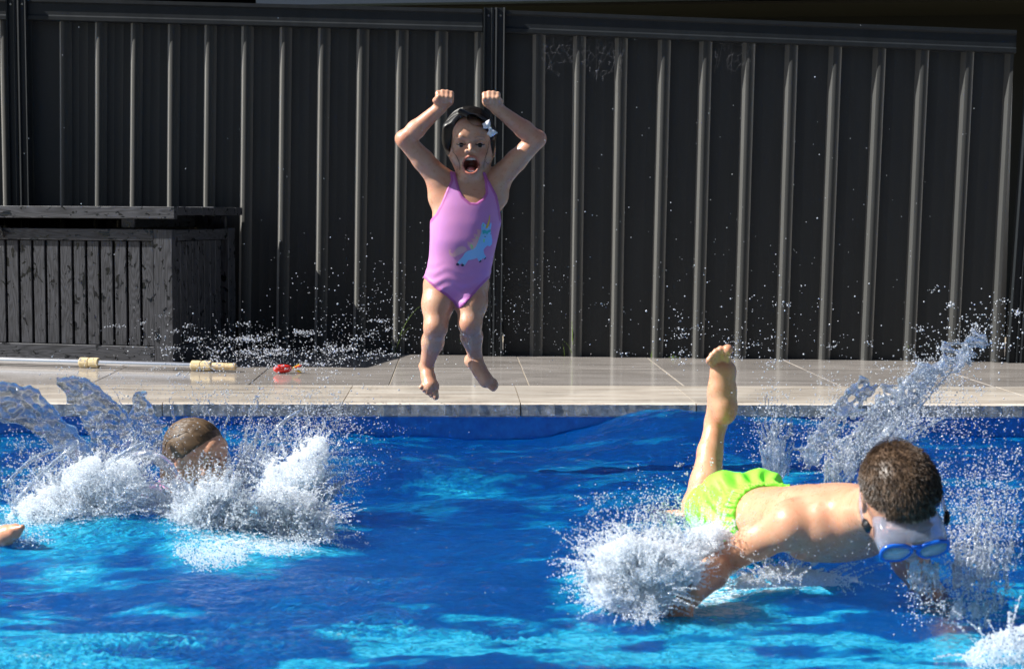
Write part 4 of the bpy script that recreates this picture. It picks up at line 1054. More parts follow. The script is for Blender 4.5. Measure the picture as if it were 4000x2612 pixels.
# head, looking down and a little to the right
p_ = math.radians(45); RH = np.array(Matrix.Rotation(math.radians(3), 3, 'Z') @ Matrix.Rotation(math.radians(-5), 3, 'Y') @ Matrix.Rotation(p_, 3, 'X'))
if (RH @ np.array([0, -1, 0]))[2] > 0: RH = np.array(Matrix.Rotation(math.radians(3), 3, 'Z') @ Matrix.Rotation(math.radians(-5), 3, 'Y') @ Matrix.Rotation(-p_, 3, 'X'))
SH = 1.03
def hb(x, y, z): return HB + RH @ (np.array([x, y, z]) * SH)
def be(c, r, k=.01, op='u'): BG.ell(hb(*c), tuple(q * SH for q in r), RH, k, op)
def bc(a, b_, r0, r1, k=.01): BG.cone(hb(*a), hb(*b_), r0 * SH, r1 * SH, k)
be((0, .012, .028), (.0735, .090, .078)); be((0, -.020, -.030), (.060, .060, .064), .02); bc((-.006, -.052, -.084), (.006, -.052, -.084), .019, .019, .02)
for s_ in (-1, 1):
    bc((s_ * .054, .0, -.045), (s_ * .018, -.045, -.088), .017, .016, .018); be((s_ * .038, -.060, -.036), (.020, .016, .020), .016)
    be((s_ * .031, -.088, .0), (.017, .012, .012), .012, 's'); bc((s_ * .014, -.082, .018), (s_ * .044, -.072, .014), .006, .005, .01)
    be((s_ * .031, -.070, .001), (.0150, .0115, .0110), .003)
    be((s_ * .073, .010, -.010), (.0065, .016, .027), .004); be((s_ * .079, .004, -.006), (.004, .009, .015), .003, 's')
bc((0, -.082, .010), (0, -.100, -.026), .0065, .0095, .007)
for s_ in (-1, 1): be((s_ * .011, -.090, -.030), (.007, .008, .006), .004)
be((0, -.080, -.056), (.024, .010, .016), .01); be((0, -.098, -.0575), (.018, .012, .0022), .003, 's')
bc((-.018, -.086, -.0535), (.018, -.086, -.0535), .0035, .0035, .004); bc((-.016, -.085, -.0625), (.016, -.085, -.0625), .0042, .0042, .004)
V, F = nets(BG.f, BG.lo, BG.h); V = relax(V, F, 1, .4)
loc = (V - HB) @ RH / SH; tint = np.ones((len(V), 3)); al = np.ones(len(V), bool)
hd = (np.abs(loc) < .14).all(1)
paintv(hd & (loc[:, 1] < -.07), (1 - np.abs(loc[:, 2] + .058) / .009) * 2 * (np.abs(loc[:, 0]) < .022), (.82, .48, .46))
paintv(al, (1 - np.linalg.norm(V - He, axis=1) / .05) * 1.1, (1.0, .80, .74)); paintv(al, (1 - np.linalg.norm(V - Ba, axis=1) / .05) * .8, (1.0, .82, .76))
paintv(al, (1 - np.linalg.norm(V - Lt, axis=1) / .04) * .9, (1.0, .76, .70)); paintv(al, (1 - np.linalg.norm(V - E1, axis=1) / .09), (1.0, .80, .74))
body_obj('body', V, F, M_skin2, boy, tint, B0)
# shorts: the skin offset, gathered at waist and leg
sl, P = BG.win(pel - .22, pel + .22, 0)
q3 = [P[i] - pel[i] for i in range(3)]; l3 = [q3[0] * RB[0, j] + q3[1] * RB[1, j] + q3[2] * RB[2, j] for j in range(3)]
td = (K1 - hp1) / np.linalg.norm(K1 - hp1); tk = sum((P[i] - hp1[i]) * td[i] for i in range(3))
td2 = (K2 - hp2) / np.linalg.norm(K2 - hp2); tk2 = sum((P[i] - hp2[i]) * td2[i] for i in range(3))
an = np.arctan2(l3[1], l3[0]); wz = l3[2] - (.115 + .012 * np.cos(an * 2))
ruf = .0042 * np.sin(an * 46 + 2 * np.sin(an * 9)) * np.exp(-((wz + .030) / .035) ** 2) + .0014 * np.sin(an * 70) * np.exp(-(wz / .012) ** 2)
fold = .006 * np.sin(an * 13 + l3[2] * 60) * np.exp(-((l3[2] - .02) / .05) ** 2)
band = -.0035 * np.exp(-((wz + .018) / .006) ** 2)
fs = BG.f[sl] - (.0075 + ruf + fold + band)
reg = np.maximum(np.maximum(wz, tk - .115), tk2 - .12) + 0 * fs
fs = -smin(-fs, -reg, .003)
Vs, Fs = nets(fs.astype(np.float32), [BG.ax[i][sl[i]][0] for i in range(3)], BG.h); Vs = relax(Vs, Fs, 1, .5)
M_neon, nt, b = mat('neon_green_cloth', (.25, .95, .05), .6)
f = noise_fac(nt, 300, 2, .5, (1, 1, 1), 'Object'); bump(nt, b, f, .2, .001)
b.inputs['Subsurface Weight'].default_value = .1; b.inputs['Subsurface Radius'].default_value = (.01, .01, .01)
body_obj('shorts', Vs, Fs, M_neon, boy, None, B0)
# hair cap and short spikes
def inhair(l): 
    """head-local points -> positive where hair grows"""
    x, y, z = l[..., 0], l[..., 1], l[..., 2]
    return np.minimum(z - (.022 + .9 * np.maximum(0, -y - .01) * .62) + .35 * np.maximum(0, y - .01) + .02 * (np.abs(x) < .05), .02 + 0 * x) 
lo_, hi_ = HB - .14, HB + .14
sl, P = BG.win(lo_, hi_, 0); PP = np.stack(np.broadcast_arrays(*P), -1); L3 = ((PP - HB) @ RH) / SH
k0 = np.sqrt((L3[..., 0] / .0765) ** 2 + ((L3[..., 1] - .012) / .094) ** 2 + ((L3[..., 2] - .028) / .0825) ** 2)
cap = (k0 - 1) * .08; f = np.maximum(cap, -inhair(L3) + .002); f = np.maximum(f, -(BG.f[sl] + .004))
Vh, Fh = nets(f.astype(np.float32), [BG.ax[i][sl[i]][0] for i in range(3)], BG.h); Vh = relax(Vh, Fh, 2)
bh = body_obj('hair', Vh, Fh, M_hbrown, boy, None, B0)
rg = random.Random(9); sp_ = MB()
for i in range(5200):
    a = rg.uniform(0, 2 * math.pi); z = rg.uniform(-.35, 1); s = math.sqrt(1 - z * z)
    n3 = np.array([s * math.cos(a), s * math.sin(a), z]); l = np.array([n3[0] * .075, .012 + n3[1] * .092, .028 + n3[2] * .0805])
    ih = inhair(l[None])[0]
    if ih < -.002 + rg.random() * .008: continue
    nr = n3 / np.array([.075, .092, .0805]); nr /= np.linalg.norm(nr)
    flow = np.array([n3[0] * .5, -.9, -.25 + .2 * n3[1]]); flow = flow - nr * flow.dot(nr)
    L = .011 * min(1, .35 + ih / .02) * rg.uniform(.7, 1.3)
    p0 = hb(*l); d1 = RH @ (nr * .75 + flow * .75 + np.array([rg.gauss(0, .25), rg.gauss(0, .25), rg.gauss(0, .25)])); d2 = RH @ (nr * .35 + flow * 1.0 + np.array([rg.gauss(0, .2)] * 3))
    d1 = d1 / np.linalg.norm(d1); d2 = d2 / np.linalg.norm(d2); w = rg.uniform(.0009, .0016)
    sp_.tube([Vector(p0) - B0, Vector(p0 + d1 * L * .5) - B0, Vector(p0 + d1 * L * .5 + d2 * L * .6) - B0], [w, w * .75, w * .1], 3, False)
sp_.build('hair_spikes', M_hbrown, bh)
# diving mask
M_blue, _, _ = mat('blue_mask_frame', (.008, .10, .50), .15); M_clip, _, _ = mat('black_buckle', (.012, .012, .014), .25)
M_sil, nt, b = mat('clear_silicone', (.66, .74, .92), .14, Transmission_Weight=.8, IOR=1.15, Alpha=.66)
M_lens, nt, b = mat('mask_lens', (.55, .68, .78), .06, Transmission_Weight=.7, IOR=1.2)
mo = bpy.data.objects.new('diving_mask', None); COL.objects.link(mo); mo.parent = boy
def hbl(x, y, z): return Vector(hb(x, y, z)) - B0
def lensloop(s_, grow=0, n=28):
    out = []
    for i in range(n):
        t = 2 * math.pi * i / n; c, s = math.cos(t), math.sin(t)
        x = s_ * .037 + (.0305 + grow) * (abs(c) ** .75) * (1 if c > 0 else -1); z = -.004 + (.0260 + grow) * (abs(s) ** .8) * (1 if s > 0 else -1)
        z += .004 * (x * s_ - .037) / .030 * (1 if s > 0 else .5)
        if s < 0 and x * s_ < .024: z += .012 * (.024 - x * s_) / .02
        out.append((x, z))
    return out
for s_ in (-1, 1):
    lp = lensloop(s_); pts = [hbl(x, -.118 + .10 * abs(x) ** 1.5, z) for x, z in lp]; mb = MB(); pts2 = pts + pts[:2]
    mb.tube(pts2, .0042, 8, False); mb.build('mask_frame', M_blue, mo)
    c_ = hbl(s_ * .037, -.118 + .10 * .037 ** 1.5 - .001, -.004); n = len(pts)
    V = pts + [c_]; Fz = [(i, (i + 1) % n, n) for i in range(n)]; off = Vector(hb(0, -.002, 0)) - Vector(hb(0, 0, 0))
    V2 = [p + off for p in V]; link('lens', mesh('lens', V + V2, Fz + [tuple(q + n + 1 for q in t_)[::-1] for t_ in Fz] + [(i, (i + 1) % n, n + 1 + (i + 1) % n, n + 1 + i) for i in range(n)], True), M_lens, mo)
mb = MB(); mb.tube([hbl(-.012, -.117, .010), hbl(0, -.119, .012), hbl(.012, -.117, .010)], .0048, 8); mb.build('mask_bridge', M_blue, mo)
# soft skirt from the face to the frame
outer, inner = [], []
n = 40
for i in range(n):
    t = 2 * math.pi * i / n; c, s = math.cos(t), math.sin(t)
    x = .066 * (abs(c) ** .7) * (1 if c > 0 else -1); z = .004 + (.031 if s > 0 else .030) * (abs(s) ** .75) * (1 if s > 0 else -1)
    if s < 0: z += .010 * max(0, 1 - abs(x) / .022) * 0 
    y = -.072 + 7.5 * x * x; outer.append((x, y, z))
    xi = .062 * (abs(c) ** .65) * (1 if c > 0 else -1); zi = -.002 + .029 * (abs(s) ** .8) * (1 if s > 0 else -1); inner.append((xi * 1.08, -.116 + .10 * abs(xi) ** 1.5, zi))
V = []; 
for k in range(5):
    f_ = k / 4
    for o_, i_ in zip(outer, inner):
        bl_ = math.sin(f_ * math.pi) * .004; V.append(hbl(o_[0] * (1 - f_) + i_[0] * f_ * 1.0 + bl_ * (1 if o_[0] > 0 else -1), o_[1] * (1 - f_) + i_[1] * f_, o_[2] * (1 - f_) + i_[2] * f_ + bl_ * (1 if o_[2] > 0 else -1)))
Fz = [(k * n + i, k * n + (i + 1) % n, (k + 1) * n + (i + 1) % n, (k + 1) * n + i) for k in range(4) for i in range(n)]
sk_ = link('mask_skirt', mesh('mask_skirt', V, Fz, True), M_sil, mo); md = sk_.modifiers.new('thick', 'SOLIDIFY'); md.thickness = .0025
# nose pocket
no = link('nose_pocket', sphere_me('nose_pocket', 1, 16, 12, (.0165 * SH, .017 * SH, .026 * SH)), M_sil, mo); no.matrix_local = Matrix.Translation(hbl(0, -.106, -.026)) @ Matrix(RH.tolist()).to_4x4()
# strap and buckles
for s_ in (-1, 1):
    pts = []
    for k in range(11):
        a = math.pi * .5 * k / 10; x = s_ * (.083 * math.cos(a) + .002); y = -.040 + .148 * math.sin(a); z = .004 + .060 * math.sin(a) ** 1.3 
        pts.append((x, y, z))
    V = []
    for k, (x, y, z) in enumerate(pts):
        for dz in (-.009, .009):
            for dn in (0, .0022):
                V.append(hbl(x * (1 + dn * 8), y, z + dz))
    Fz = []
    for k in range(10):
        a_ = k * 4; b2 = a_ + 4
        for p, q in ((0, 1), (1, 3), (3, 2), (2, 0)): Fz.append((a_ + p, a_ + q, b2 + q, b2 + p))
    Fz += [(0, 1, 3, 2), (40, 42, 43, 41)]
    link('strap', mesh('strap', V, Fz, True), M_sil, mo)
    bk = MB(); bm = bmesh.new(); bmesh.ops.create_cube(bm, size=1)
    for q in bm.verts: q.co = Vector((q.co.x * .010, q.co.y * .030, q.co.z * .024))
    bmesh.ops.bevel(bm, geom=bm.edges[:], offset=.004, segments=2, affect='EDGES'); me = bpy.data.meshes.new('buckle'); bm.to_mesh(me); bm.free(); me.shade_smooth()
    bo = link('buckle', me, M_clip, mo); bo.matrix_local = Matrix.Translation(hbl(s_ * .082, -.055, .006)) @ Matrix(RH.tolist()).to_4x4() @ Matrix.Rotation(s_ * -.25, 4, 'Z')
# ------------------------------------------------------------------ the swimmer behind the left splash
W0 = Vector(at(745, 1800, 4.62)); swm = empty('person', W0)
tag(swm, 'swimmer with slicked light brown hair, head in profile half hidden by the left splash', 'person')
SG = Grid((-1.42, 3.90, -.42), (-.42, 4.98, .20), .004)
HS = np.array(at(768, 1785, 4.62)); SS = 1.0
RS = np.array(Matrix.Rotation(math.radians(66), 3, 'Z') @ Matrix.Rotation(math.radians(10), 3, 'X'))   # faces the right of the picture
def hs_(x, y, z): return HS + RS @ (np.array([x, y, z]) * SS)
def se(c, r, k=.01, op='u'): SG.ell(hs_(*c), tuple(q * SS for q in r), RS, k, op)
def sc_(a, b_, r0, r1, k=.01, op='u'): SG.cone(hs_(*a), hs_(*b_), r0 * SS, r1 * SS, k, op)
se((0, .012, .028), (.0735, .090, .080)); se((0, -.020, -.030), (.058, .060, .066), .02); sc_((-.005, -.056, -.088), (.005, -.056, -.088), .018, .018, .02)
se((0, -.076, -.052), (.022, .018, .026), .012); se((0, -.064, .040), (.048, .020, .030), .02)
for s_ in (-1, 1):
    sc_((s_ * .052, .0, -.045), (s_ * .016, -.048, -.090), .016, .015, .018); se((s_ * .036, -.060, -.036), (.022, .018, .022), .018)
    se((s_ * .030, -.090, .0), (.015, .011, .010), .01, 's'); sc_((s_ * .010, -.084, .018), (s_ * .042, -.074, .014), .006, .005, .01)
    se((s_ * .030, -.072, .001), (.0150, .0115, .0105), .003); se((s_ * .072, .010, -.014), (.005, .012, .020), .004)
sc_((0, -.082, .012), (0, -.103, -.024), .006, .009, .006); se((0, -.096, -.028), (.011, .008, .006), .004)
sc_((-.014, -.091, -.050), (.014, -.091, -.050), .005, .005, .005); sc_((-.012, -.089, -.062), (.012, -.089, -.062), .0055, .0055, .005); se((0, -.104, -.0555), (.02, .012, .002), .003, 's')
nk = np.array(at(700, 1905, 4.66)); sh0 = np.array(at(650, 1990, 4.68)); hip = np.array(at(395, 2050, 4.66))
SG.chain([HS + [-.02, .01, -.03], nk, sh0], [.05, .048, .07], .03)
dd = (hip - sh0); dd /= np.linalg.norm(dd); la = np.array([0, 1., 0]); la -= dd * la.dot(dd); la /= np.linalg.norm(la)
SG.loft(sh0, np.stack([la, np.cross(dd, la), dd], 1), [(-.05, 0, 0, .10, .06), (.0, 0, 0, .125, .075), (.1, 0, 0, .11, .07), (.2, 0, 0, .10, .065), (.3, 0, 0, .10, .07)], .02)
# arms forward, one under water
a0 = sh0 + [.02, -.12, 0]; e0 = np.array(at(820, 2110, 4.42)); w0 = np.array(at(960, 2190, 4.30))
SG.chain([sh0, a0, e0], [.05, .046, .034], .02); SG.chain([e0, w0], [.033, .024], .012); hand(SG, w0, w0 + (w0 - e0), np.array([0., 0, 1.]))
a1 = sh0 + [.04, .12, 0]; e1 = np.array(at(930, 1990, 4.80)); SG.chain([sh0, a1, e1], [.05, .046, .032], .02); w1 = e1 + [.16, 0, -.05]; SG.chain([e1, w1], [.032, .024], .01); hand(SG, w1, w1 + (w1 - e1), np.array([0., 0, 1.]))
# legs trailing; one foot breaks the surface at the left edge
kn = np.array(at(220, 2140, 4.50)); ak = np.array(at(0, 2110, 4.14)); toe_ = np.array(at(84, 2060, 4.28))
SG.chain([hip, kn], [.07, .042], .02); SG.chain([kn, ak - [.05, 0, .0]], [.042, .028], .012)
SG.chain([np.array(at(-40, 2130, 4.12)), np.array(at(25, 2088, 4.06)), np.array(at(60, 2072, 4.04))], [.027, .024, .019], .012)
for i in range(4):
    b_ = np.array(at(48, 2068 + 9 * i, 4.03 + .006 * i)); t_ = np.array(at(88 - 7 * i, 2058 + 11 * i, 4.02 + .004 * i)); SG.chain([b_, t_], [.0085, .0075], .003)
V, F = nets(SG.f, SG.lo, SG.h); V = relax(V, F, 1, .4)
loc = (V - HS) @ RS / SS; tint = np.ones((len(V), 3)); hd = (np.abs(loc) < .14).all(1)
paintv(hd & (loc[:, 1] < -.075), (1 - np.abs(loc[:, 2] + .056) / .010) * 2 * (np.abs(loc[:, 0]) < .02), (.82, .45, .45))
for s_ in (-1, 1):
    bx_ = (loc[:, 0] - s_ * .030) * s_; bz = .022 - 9 * bx_ ** 2; paintv(hd & (np.abs(bx_) < .017) & (loc[:, 1] < -.04), (1 - np.abs(loc[:, 2] - bz) / .004) * 1.4, (.40, .32, .28))
    paintv(hd & (loc[:, 1] < -.05) & (np.abs(bx_) < .016), (1 - np.abs(loc[:, 2] + .003) / .003) * 1.2, (.25, .18, .16))
body_obj('body', V, F, M_skin2, swm, tint, W0)
# bathing top
sl, P = SG.win(np.minimum(sh0, hip) - .16, np.maximum(sh0, hip) + .16, 0)
tt = sum((P[i] - sh0[i]) * dd[i] for i in range(3)); fs = SG.f[sl] - .005; fs = -smin(-fs, -(np.maximum(-.03 - tt, tt - .30) + 0 * fs), .004)
Vs, Fs = nets(fs.astype(np.float32), [SG.ax[i][sl[i]][0] for i in range(3)], SG.h)
M_top, nt, b = mat('purple_pink_lycra', (.28, .06, .25), .4); f = noise_fac(nt, 12, 3, .6, (1, 1, 1), 'Object'); nt.links.new(ramp(nt, f, [(.45, (.03, .03, .10)), (.55, (.42, .08, .30))]), b.inputs['Base Color'])
body_obj('bathing_top', Vs, Fs, M_top, swm, None, W0)
# slicked-back hair
lo_, hi_ = HS - .15, HS + .15
sl, P = SG.win(lo_, hi_, 0); PP = np.stack(np.broadcast_arrays(*P), -1); L3 = ((PP - HS) @ RS) / SS
k0 = np.sqrt((L3[..., 0] / .0762) ** 2 + ((L3[..., 1] - .014) / .0930) ** 2 + ((L3[..., 2] - .030) / .0825) ** 2); cap = (k0 - 1) * .08
k1 = np.sqrt((L3[..., 0] / .055) ** 2 + ((L3[..., 1] - .060) / .046) ** 2 + ((L3[..., 2] + .050) / .085) ** 2); cap = smin(cap, (k1 - 1) * .05, .02)
reg = L3[..., 2] - (.060 - .95 * np.clip(L3[..., 1] + .050, -.02, .2) * 1.1); f = np.maximum(cap, -np.maximum(reg, L3[..., 1] - .03)); f = np.maximum(f, -(SG.f[sl] + .004))
Vh, Fh = nets(f.astype(np.float32), [SG.ax[i][sl[i]][0] for i in range(3)], SG.h); Vh = relax(Vh, Fh, 2)
sh_o = body_obj('hair', Vh, Fh, M_hfair, swm, None, W0)
bv = BVHTree.FromPolygons([tuple(v) for v in Vh], [tuple(f_) for f_ in Fh.tolist()]); rg = random.Random(4); mb = MB()
for i in range(260):
    x0 = rg.uniform(-1, 1); z0 = rg.uniform(-.2, .25); pts = []; wv = rg.uniform(-.06, .06)
    for k in range(11):
        a = -.95 + 2.9 * k / 10; dl = np.array([x0 * .9, math.sin(a) * 1.0, math.cos(a) * 1.0 + z0 * .0]); dl[2] -= abs(x0) * .35 * (a > 0); dl[0] += wv * math.sin(a * 3)
        dr = Vector(RS @ dl).normalized(); o_ = Vector(hs_(0, .014, .02)); hit = bv.ray_cast(o_ + dr * .3, -dr)
        if hit[0] is None or (hit[0] - o_).length < .06 * SS: 
            if pts: break
            continue
        pts.append(hit[0] + dr * .0005 - W0)
    if len(pts) > 3: strand(mb, pts, rg.uniform(.0012, .0026))
mb.build('wet_strands', M_hfair, sh_o)
# ------------------------------------------------------------------ splashes, ligaments, foam and spray
def water_mat(name, df_c, df_w, tr_w, bump_s=40, rough=.04, bst=.6, bdi=.004):
    m, nt, b = mat(name, (1, 1, 1), .05); nt.nodes.remove(b); out = nt.nodes['Material Output']
    rf = nd(nt, 'ShaderNodeBsdfRefraction', Roughness=rough, IOR=1.33, Color=(.93, .97, 1, 1)); tr = nd(nt, 'ShaderNodeBsdfTransparent', Color=(.95, .98, 1, 1))
    gl = nd(nt, 'ShaderNodeBsdfGlossy', Roughness=.07, Color=(1, 1, 1, 1)); fr = nd(nt, 'ShaderNodeFresnel', IOR=1.36)
    d1 = nd(nt, 'ShaderNodeBsdfDiffuse', Color=(*df_c, 1)); d2 = nd(nt, 'ShaderNodeBsdfTranslucent', Color=(*df_c, 1))
    f = noise_fac(nt, bump_s, 4, .6, (1, 1, 1), 'World', .4); bp = nd(nt, 'ShaderNodeBump', Strength=bst, Distance=bdi); nt.links.new(f, bp.inputs['Height'])
    for q in (rf, gl, fr, d1): nt.links.new(bp.outputs[0], q.inputs['Normal'])
    mx = lambda fac, a, b_: (lambda n: (nt.links.new(fac, n.inputs[0]) if isinstance(fac, bpy.types.NodeSocket) else setattr(n.inputs[0], 'default_value', fac), nt.links.new(a, n.inputs[1]), nt.links.new(b_, n.inputs[2]), n.outputs[0])[-1])(nt.nodes.new('ShaderNodeMixShader'))
    body = mx(tr_w, rf.outputs[0], tr.outputs[0]); dif = mx(.5, d1.outputs[0], d2.outputs[0])
    at1 = nt.nodes.new('ShaderNodeAttribute'); at1.attribute_name = 'foam'
    ff = noise_fac(nt, 55, 5, .7, (1, 1, 1), 'World', .8)
    fac = mth(nt, 'ADD', mth(nt, 'MULTIPLY', at1.outputs['Fac'], ramp(nt, ff, [(.30, g(.45)), (.60, g(1.1))])), df_w, True)
    body = mx(fac, body, dif); fin = mx(fr.outputs[0], body, gl.outputs[0]); nt.links.new(fin, out.inputs[0]); return m
M_clear = water_mat('splash_water', (.55, .62, .72), .03, .32)
M_foam = water_mat('foaming_water', (.84, .88, .92), .62, .35, 110, .2, 1.0, .012)
M_drop, nt, b = mat('water_drop', (.60, .64, .70), .08, Transmission_Weight=.30, IOR=1.33)
b.inputs['Specular IOR Level'].default_value = .9

SR = np.random.default_rng(77); DROPS = []                    # (x, y, z, r)
def drop(p, r): DROPS.append((p[0], p[1], p[2], r))
class Fluid:
    def __init__(s, name, m, lab, h=.005): s.name, s.m, s.lab, s.h = name, m, lab, h; s.E = []
    def seg(s, a, b_, r0, r1, k=.005, fo=0.): s.E.append((np.array(a), np.array(b_), r0, r1, k, fo))
    def jet(s, p0, p1, r0, r1, lift=.05, wob=.006, fo=.0, n=None, breakup=.6, spray=1.0):
        """curved ligament from p0 to p1, beading into drops past `breakup`"""
        p0 = np.array(p0, float); p1 = np.array(p1, float); L = np.linalg.norm(p1 - p0); n = n or max(5, int(L / .018)); prev = None
        c = (p0 + p1) / 2 + [0, 0, lift]; ph = SR.random(6) * 6.28
        for i in range(n + 1):
            t = i / n; p = p0 * (1 - t) ** 2 + 2 * c * t * (1 - t) + p1 * t * t
            p = p + wob * (.3 + t) * np.array([math.sin(t * 9 + ph[0]) + .6 * math.sin(t * 23 + ph[1]), math.sin(t * 8 + ph[2]), math.sin(t * 11 + ph[3]) + .6 * math.sin(t * 27 + ph[4])])
            r = (r0 * (1 - t) + r1 * t) * (.75 + .5 * SR.random())
            if prev is not None and (t < breakup or SR.random() < .45): s.seg(prev[0], p, prev[1], r, .0045, fo * (1 - t))
            elif t >= breakup:
                drop(p + SR.normal(0, .006, 3), r * SR.uniform(.5, 1.1))
            for _ in range(SR.poisson(1.9 * spray * (.3 + t))):
                drop(p + SR.normal(0, .010 + .022 * t, 3), SR.uniform(.0007, .0020))
            prev = (p, r)
    def web(s, P, r, keep=.72, fo=.1, film=.35):
        """lattice of ligaments over a grid of points P[i][j]; some cells closed by film"""
        n, m_ = len(P), len(P[0])
        for i in range(n):
            for j in range(m_):
                edge = j >= m_ - 2
                if i + 1 < n and SR.random() < keep * (.6 if edge else 1): s.seg(P[i][j], P[i + 1][j], r * SR.uniform(.6, 1.3), r * SR.uniform(.6, 1.3), .007, fo)
                if j + 1 < m_ and SR.random() < keep: s.seg(P[i][j], P[i][j + 1], r * SR.uniform(.6, 1.4), r * SR.uniform(.6, 1.3), .007, fo)
                if i + 1 < n and j + 1 < m_ and SR.random() < film:
                    a, b_, c, d = P[i][j], P[i + 1][j], P[i + 1][j + 1], P[i][j + 1]
                    for q in np.linspace(0, 1, 4): s.seg(a * (1 - q) + d * q, b_ * (1 - q) + c * q, r * .55, r * .55, .006, fo)
                if edge and SR.random() < .6: drop(P[i][j] + SR.normal(0, .015, 3), SR.uniform(.001, .003))
    def build(s, noise=.0):
        A = np.array([np.minimum(e[0], e[1]) - max(e[2], e[3]) for e in s.E]).min(0) - .03; B = np.array([np.maximum(e[0], e[1]) + max(e[2], e[3]) for e in s.E]).max(0) + .03
        G_ = Grid(A, B, s.h); fo = np.zeros_like(G_.f) if any(e[5] > 0 for e in s.E) else None
        old = G_.win
        G_.win = lambda lo, hi, pad=.035: old(lo, hi, .016)
        for a, b_, r0, r1, k, f_ in s.E:
            G_.cone(a, b_, r0, r1, k)
            if f_ > 0:
                c = (a + b_) / 2; q = np.clip(((c - G_.lo) / s.h).astype(int), 2, G_.n - 3); w = 3
                fo[q[0] - w:q[0] + w + 1, q[1] - w:q[1] + w + 1, q[2] - w:q[2] + w + 1] = np.maximum(fo[q[0] - w:q[0] + w + 1, q[1] - w:q[1] + w + 1, q[2] - w:q[2] + w + 1], f_)
        if noise:
            def vn(sc, amp):
                n_ = np.maximum((G_.n * s.h * sc).astype(int) + 3, 4); T = SR.random(tuple(n_)).astype(np.float32)
                ix = [np.minimum(G_.n[i] and (np.arange(G_.n[i]) * s.h * sc), n_[i] - 1.01) for i in range(3)]
                f0 = [a.astype(int) for a in ix]; fr = [(a - a.astype(int)).astype(np.float32) for a in ix]; r = 0
                for dx in (0, 1):
                    for dy in (0, 1):
                        for dz in (0, 1):
                            w = (fr[0] if dx else 1 - fr[0])[:, None, None] * (fr[1] if dy else 1 - fr[1])[None, :, None] * (fr[2] if dz else 1 - fr[2])[None, None, :]
                            r = r + T[np.ix_(f0[0] + dx, f0[1] + dy, f0[2] + dz)] * w
                return (r - .5) * amp
            msk = G_.f < .045
            G_.f = np.where(msk, G_.f + vn(28, noise * 2.0) + vn(65, noise * 1.2) + vn(125, noise * 1.1), G_.f)
        V, F = nets(G_.f, G_.lo, s.h); V = relax(V, F, 1, .4)
        me = np_mesh(s.name, V, F)
        q = np.clip(((V - G_.lo) / s.h).astype(int), 0, G_.n - 1); a = me.attributes.new('foam', 'FLOAT', 'POINT')
        a.data.foreach_set('value', (fo[q[:, 0], q[:, 1], q[:, 2]] if fo is not None else np.zeros(len(V))).astype(np.float32))
        o = link(s.name, me, s.m); tag(o, s.lab, kind='stuff'); return o
A3 = lambda u, v, y: np.array(at(u, v, y))
def poly_pts(poly, n):
    P = np.array(poly, float); lo, hi = P.min(0), P.max(0); out = []
    while len(out) < n:
        q = lo + SR.random((n * 2, 2)) * (hi - lo); d = sd_poly(q[:, 0], q[:, 1], poly); out += [(a[0], a[1], -b_) for a, b_ in zip(q, d) if b_ < 0]
    return out[:n]
def along(pts, s):
    P = np.array(pts, float); t = np.linspace(0, 1, len(P)); return np.array([np.interp(s, t, P[:, i]) for i in range(P.shape[1])])
FOAM = []
def foam_mass(fl, poly, n, y, dy, rmin, rmax, fo=1.):
    """aerated water: a cloud of tiny drops in a noisy body with streaks thrown outwards"""
    P = np.array(poly, float); c = P.mean(0); area = abs(sum(P[i][0] * P[(i + 1) % len(P)][1] - P[(i + 1) % len(P)][0] * P[i][1] for i in range(len(P)))) / 2
    q = np.array(poly_pts(poly, int(area * .70 * fo))); u, v = q[:, 0], q[:, 1]
    nz = fbm2(u * .012 + y, v * .012, 51, 1.3, 5) + .35 * fbm2(u * .03, v * .03, 52, 1.0, 3, True)
    keep = nz > np.quantile(nz, .30) - .004 * (q[:, 2]); q = q[keep]; nz = nz[keep]
    for k in range(len(q)):
        e = min(1, q[k, 2] / 45); yy = y + SR.normal(0, dy * .6) - .10 * nz[k] * e - .03 * e
        p = A3(q[k, 0], q[k, 1], yy)
        if p[2] < WZ - .01:
            if SR.random() < .86: continue
            p = np.array(onz(q[k, 0] + SR.normal(0, 12), q[k, 1] + SR.normal(0, 8), WZ + .02)); p[2] += SR.exponential(.008)
        FOAM.append((*p, .0008 + .0013 * SR.random() ** 1.8))
    for _ in range(int(n * 1.3)):
        a = poly_pts(poly, 1)[0]; d = np.array([a[0], a[1]]) - c - [0, 60]; d = d / (np.linalg.norm(d) + 1e-6) + SR.normal(0, .35, 2); L = min(SR.exponential(48) + 16, 130); yy = y + SR.normal(0, dy) - .03; m_ = int(L / 2.2)
        t = SR.random(m_) ** 1.3; w = 1 + 5 * SR.random() * t
        uu = a[0] + d[0] * L * t + SR.normal(0, 1, m_) * w; vv = a[1] + d[1] * L * t + .25 * L * t * t + SR.normal(0, 1, m_) * w
        for x_, y_ in zip(uu, vv):
            p = A3(x_, y_, yy + SR.normal(0, .006))
            if p[2] > WZ - .02: FOAM.append((*p, 0.0007 + .0012 * SR.random() ** 2))
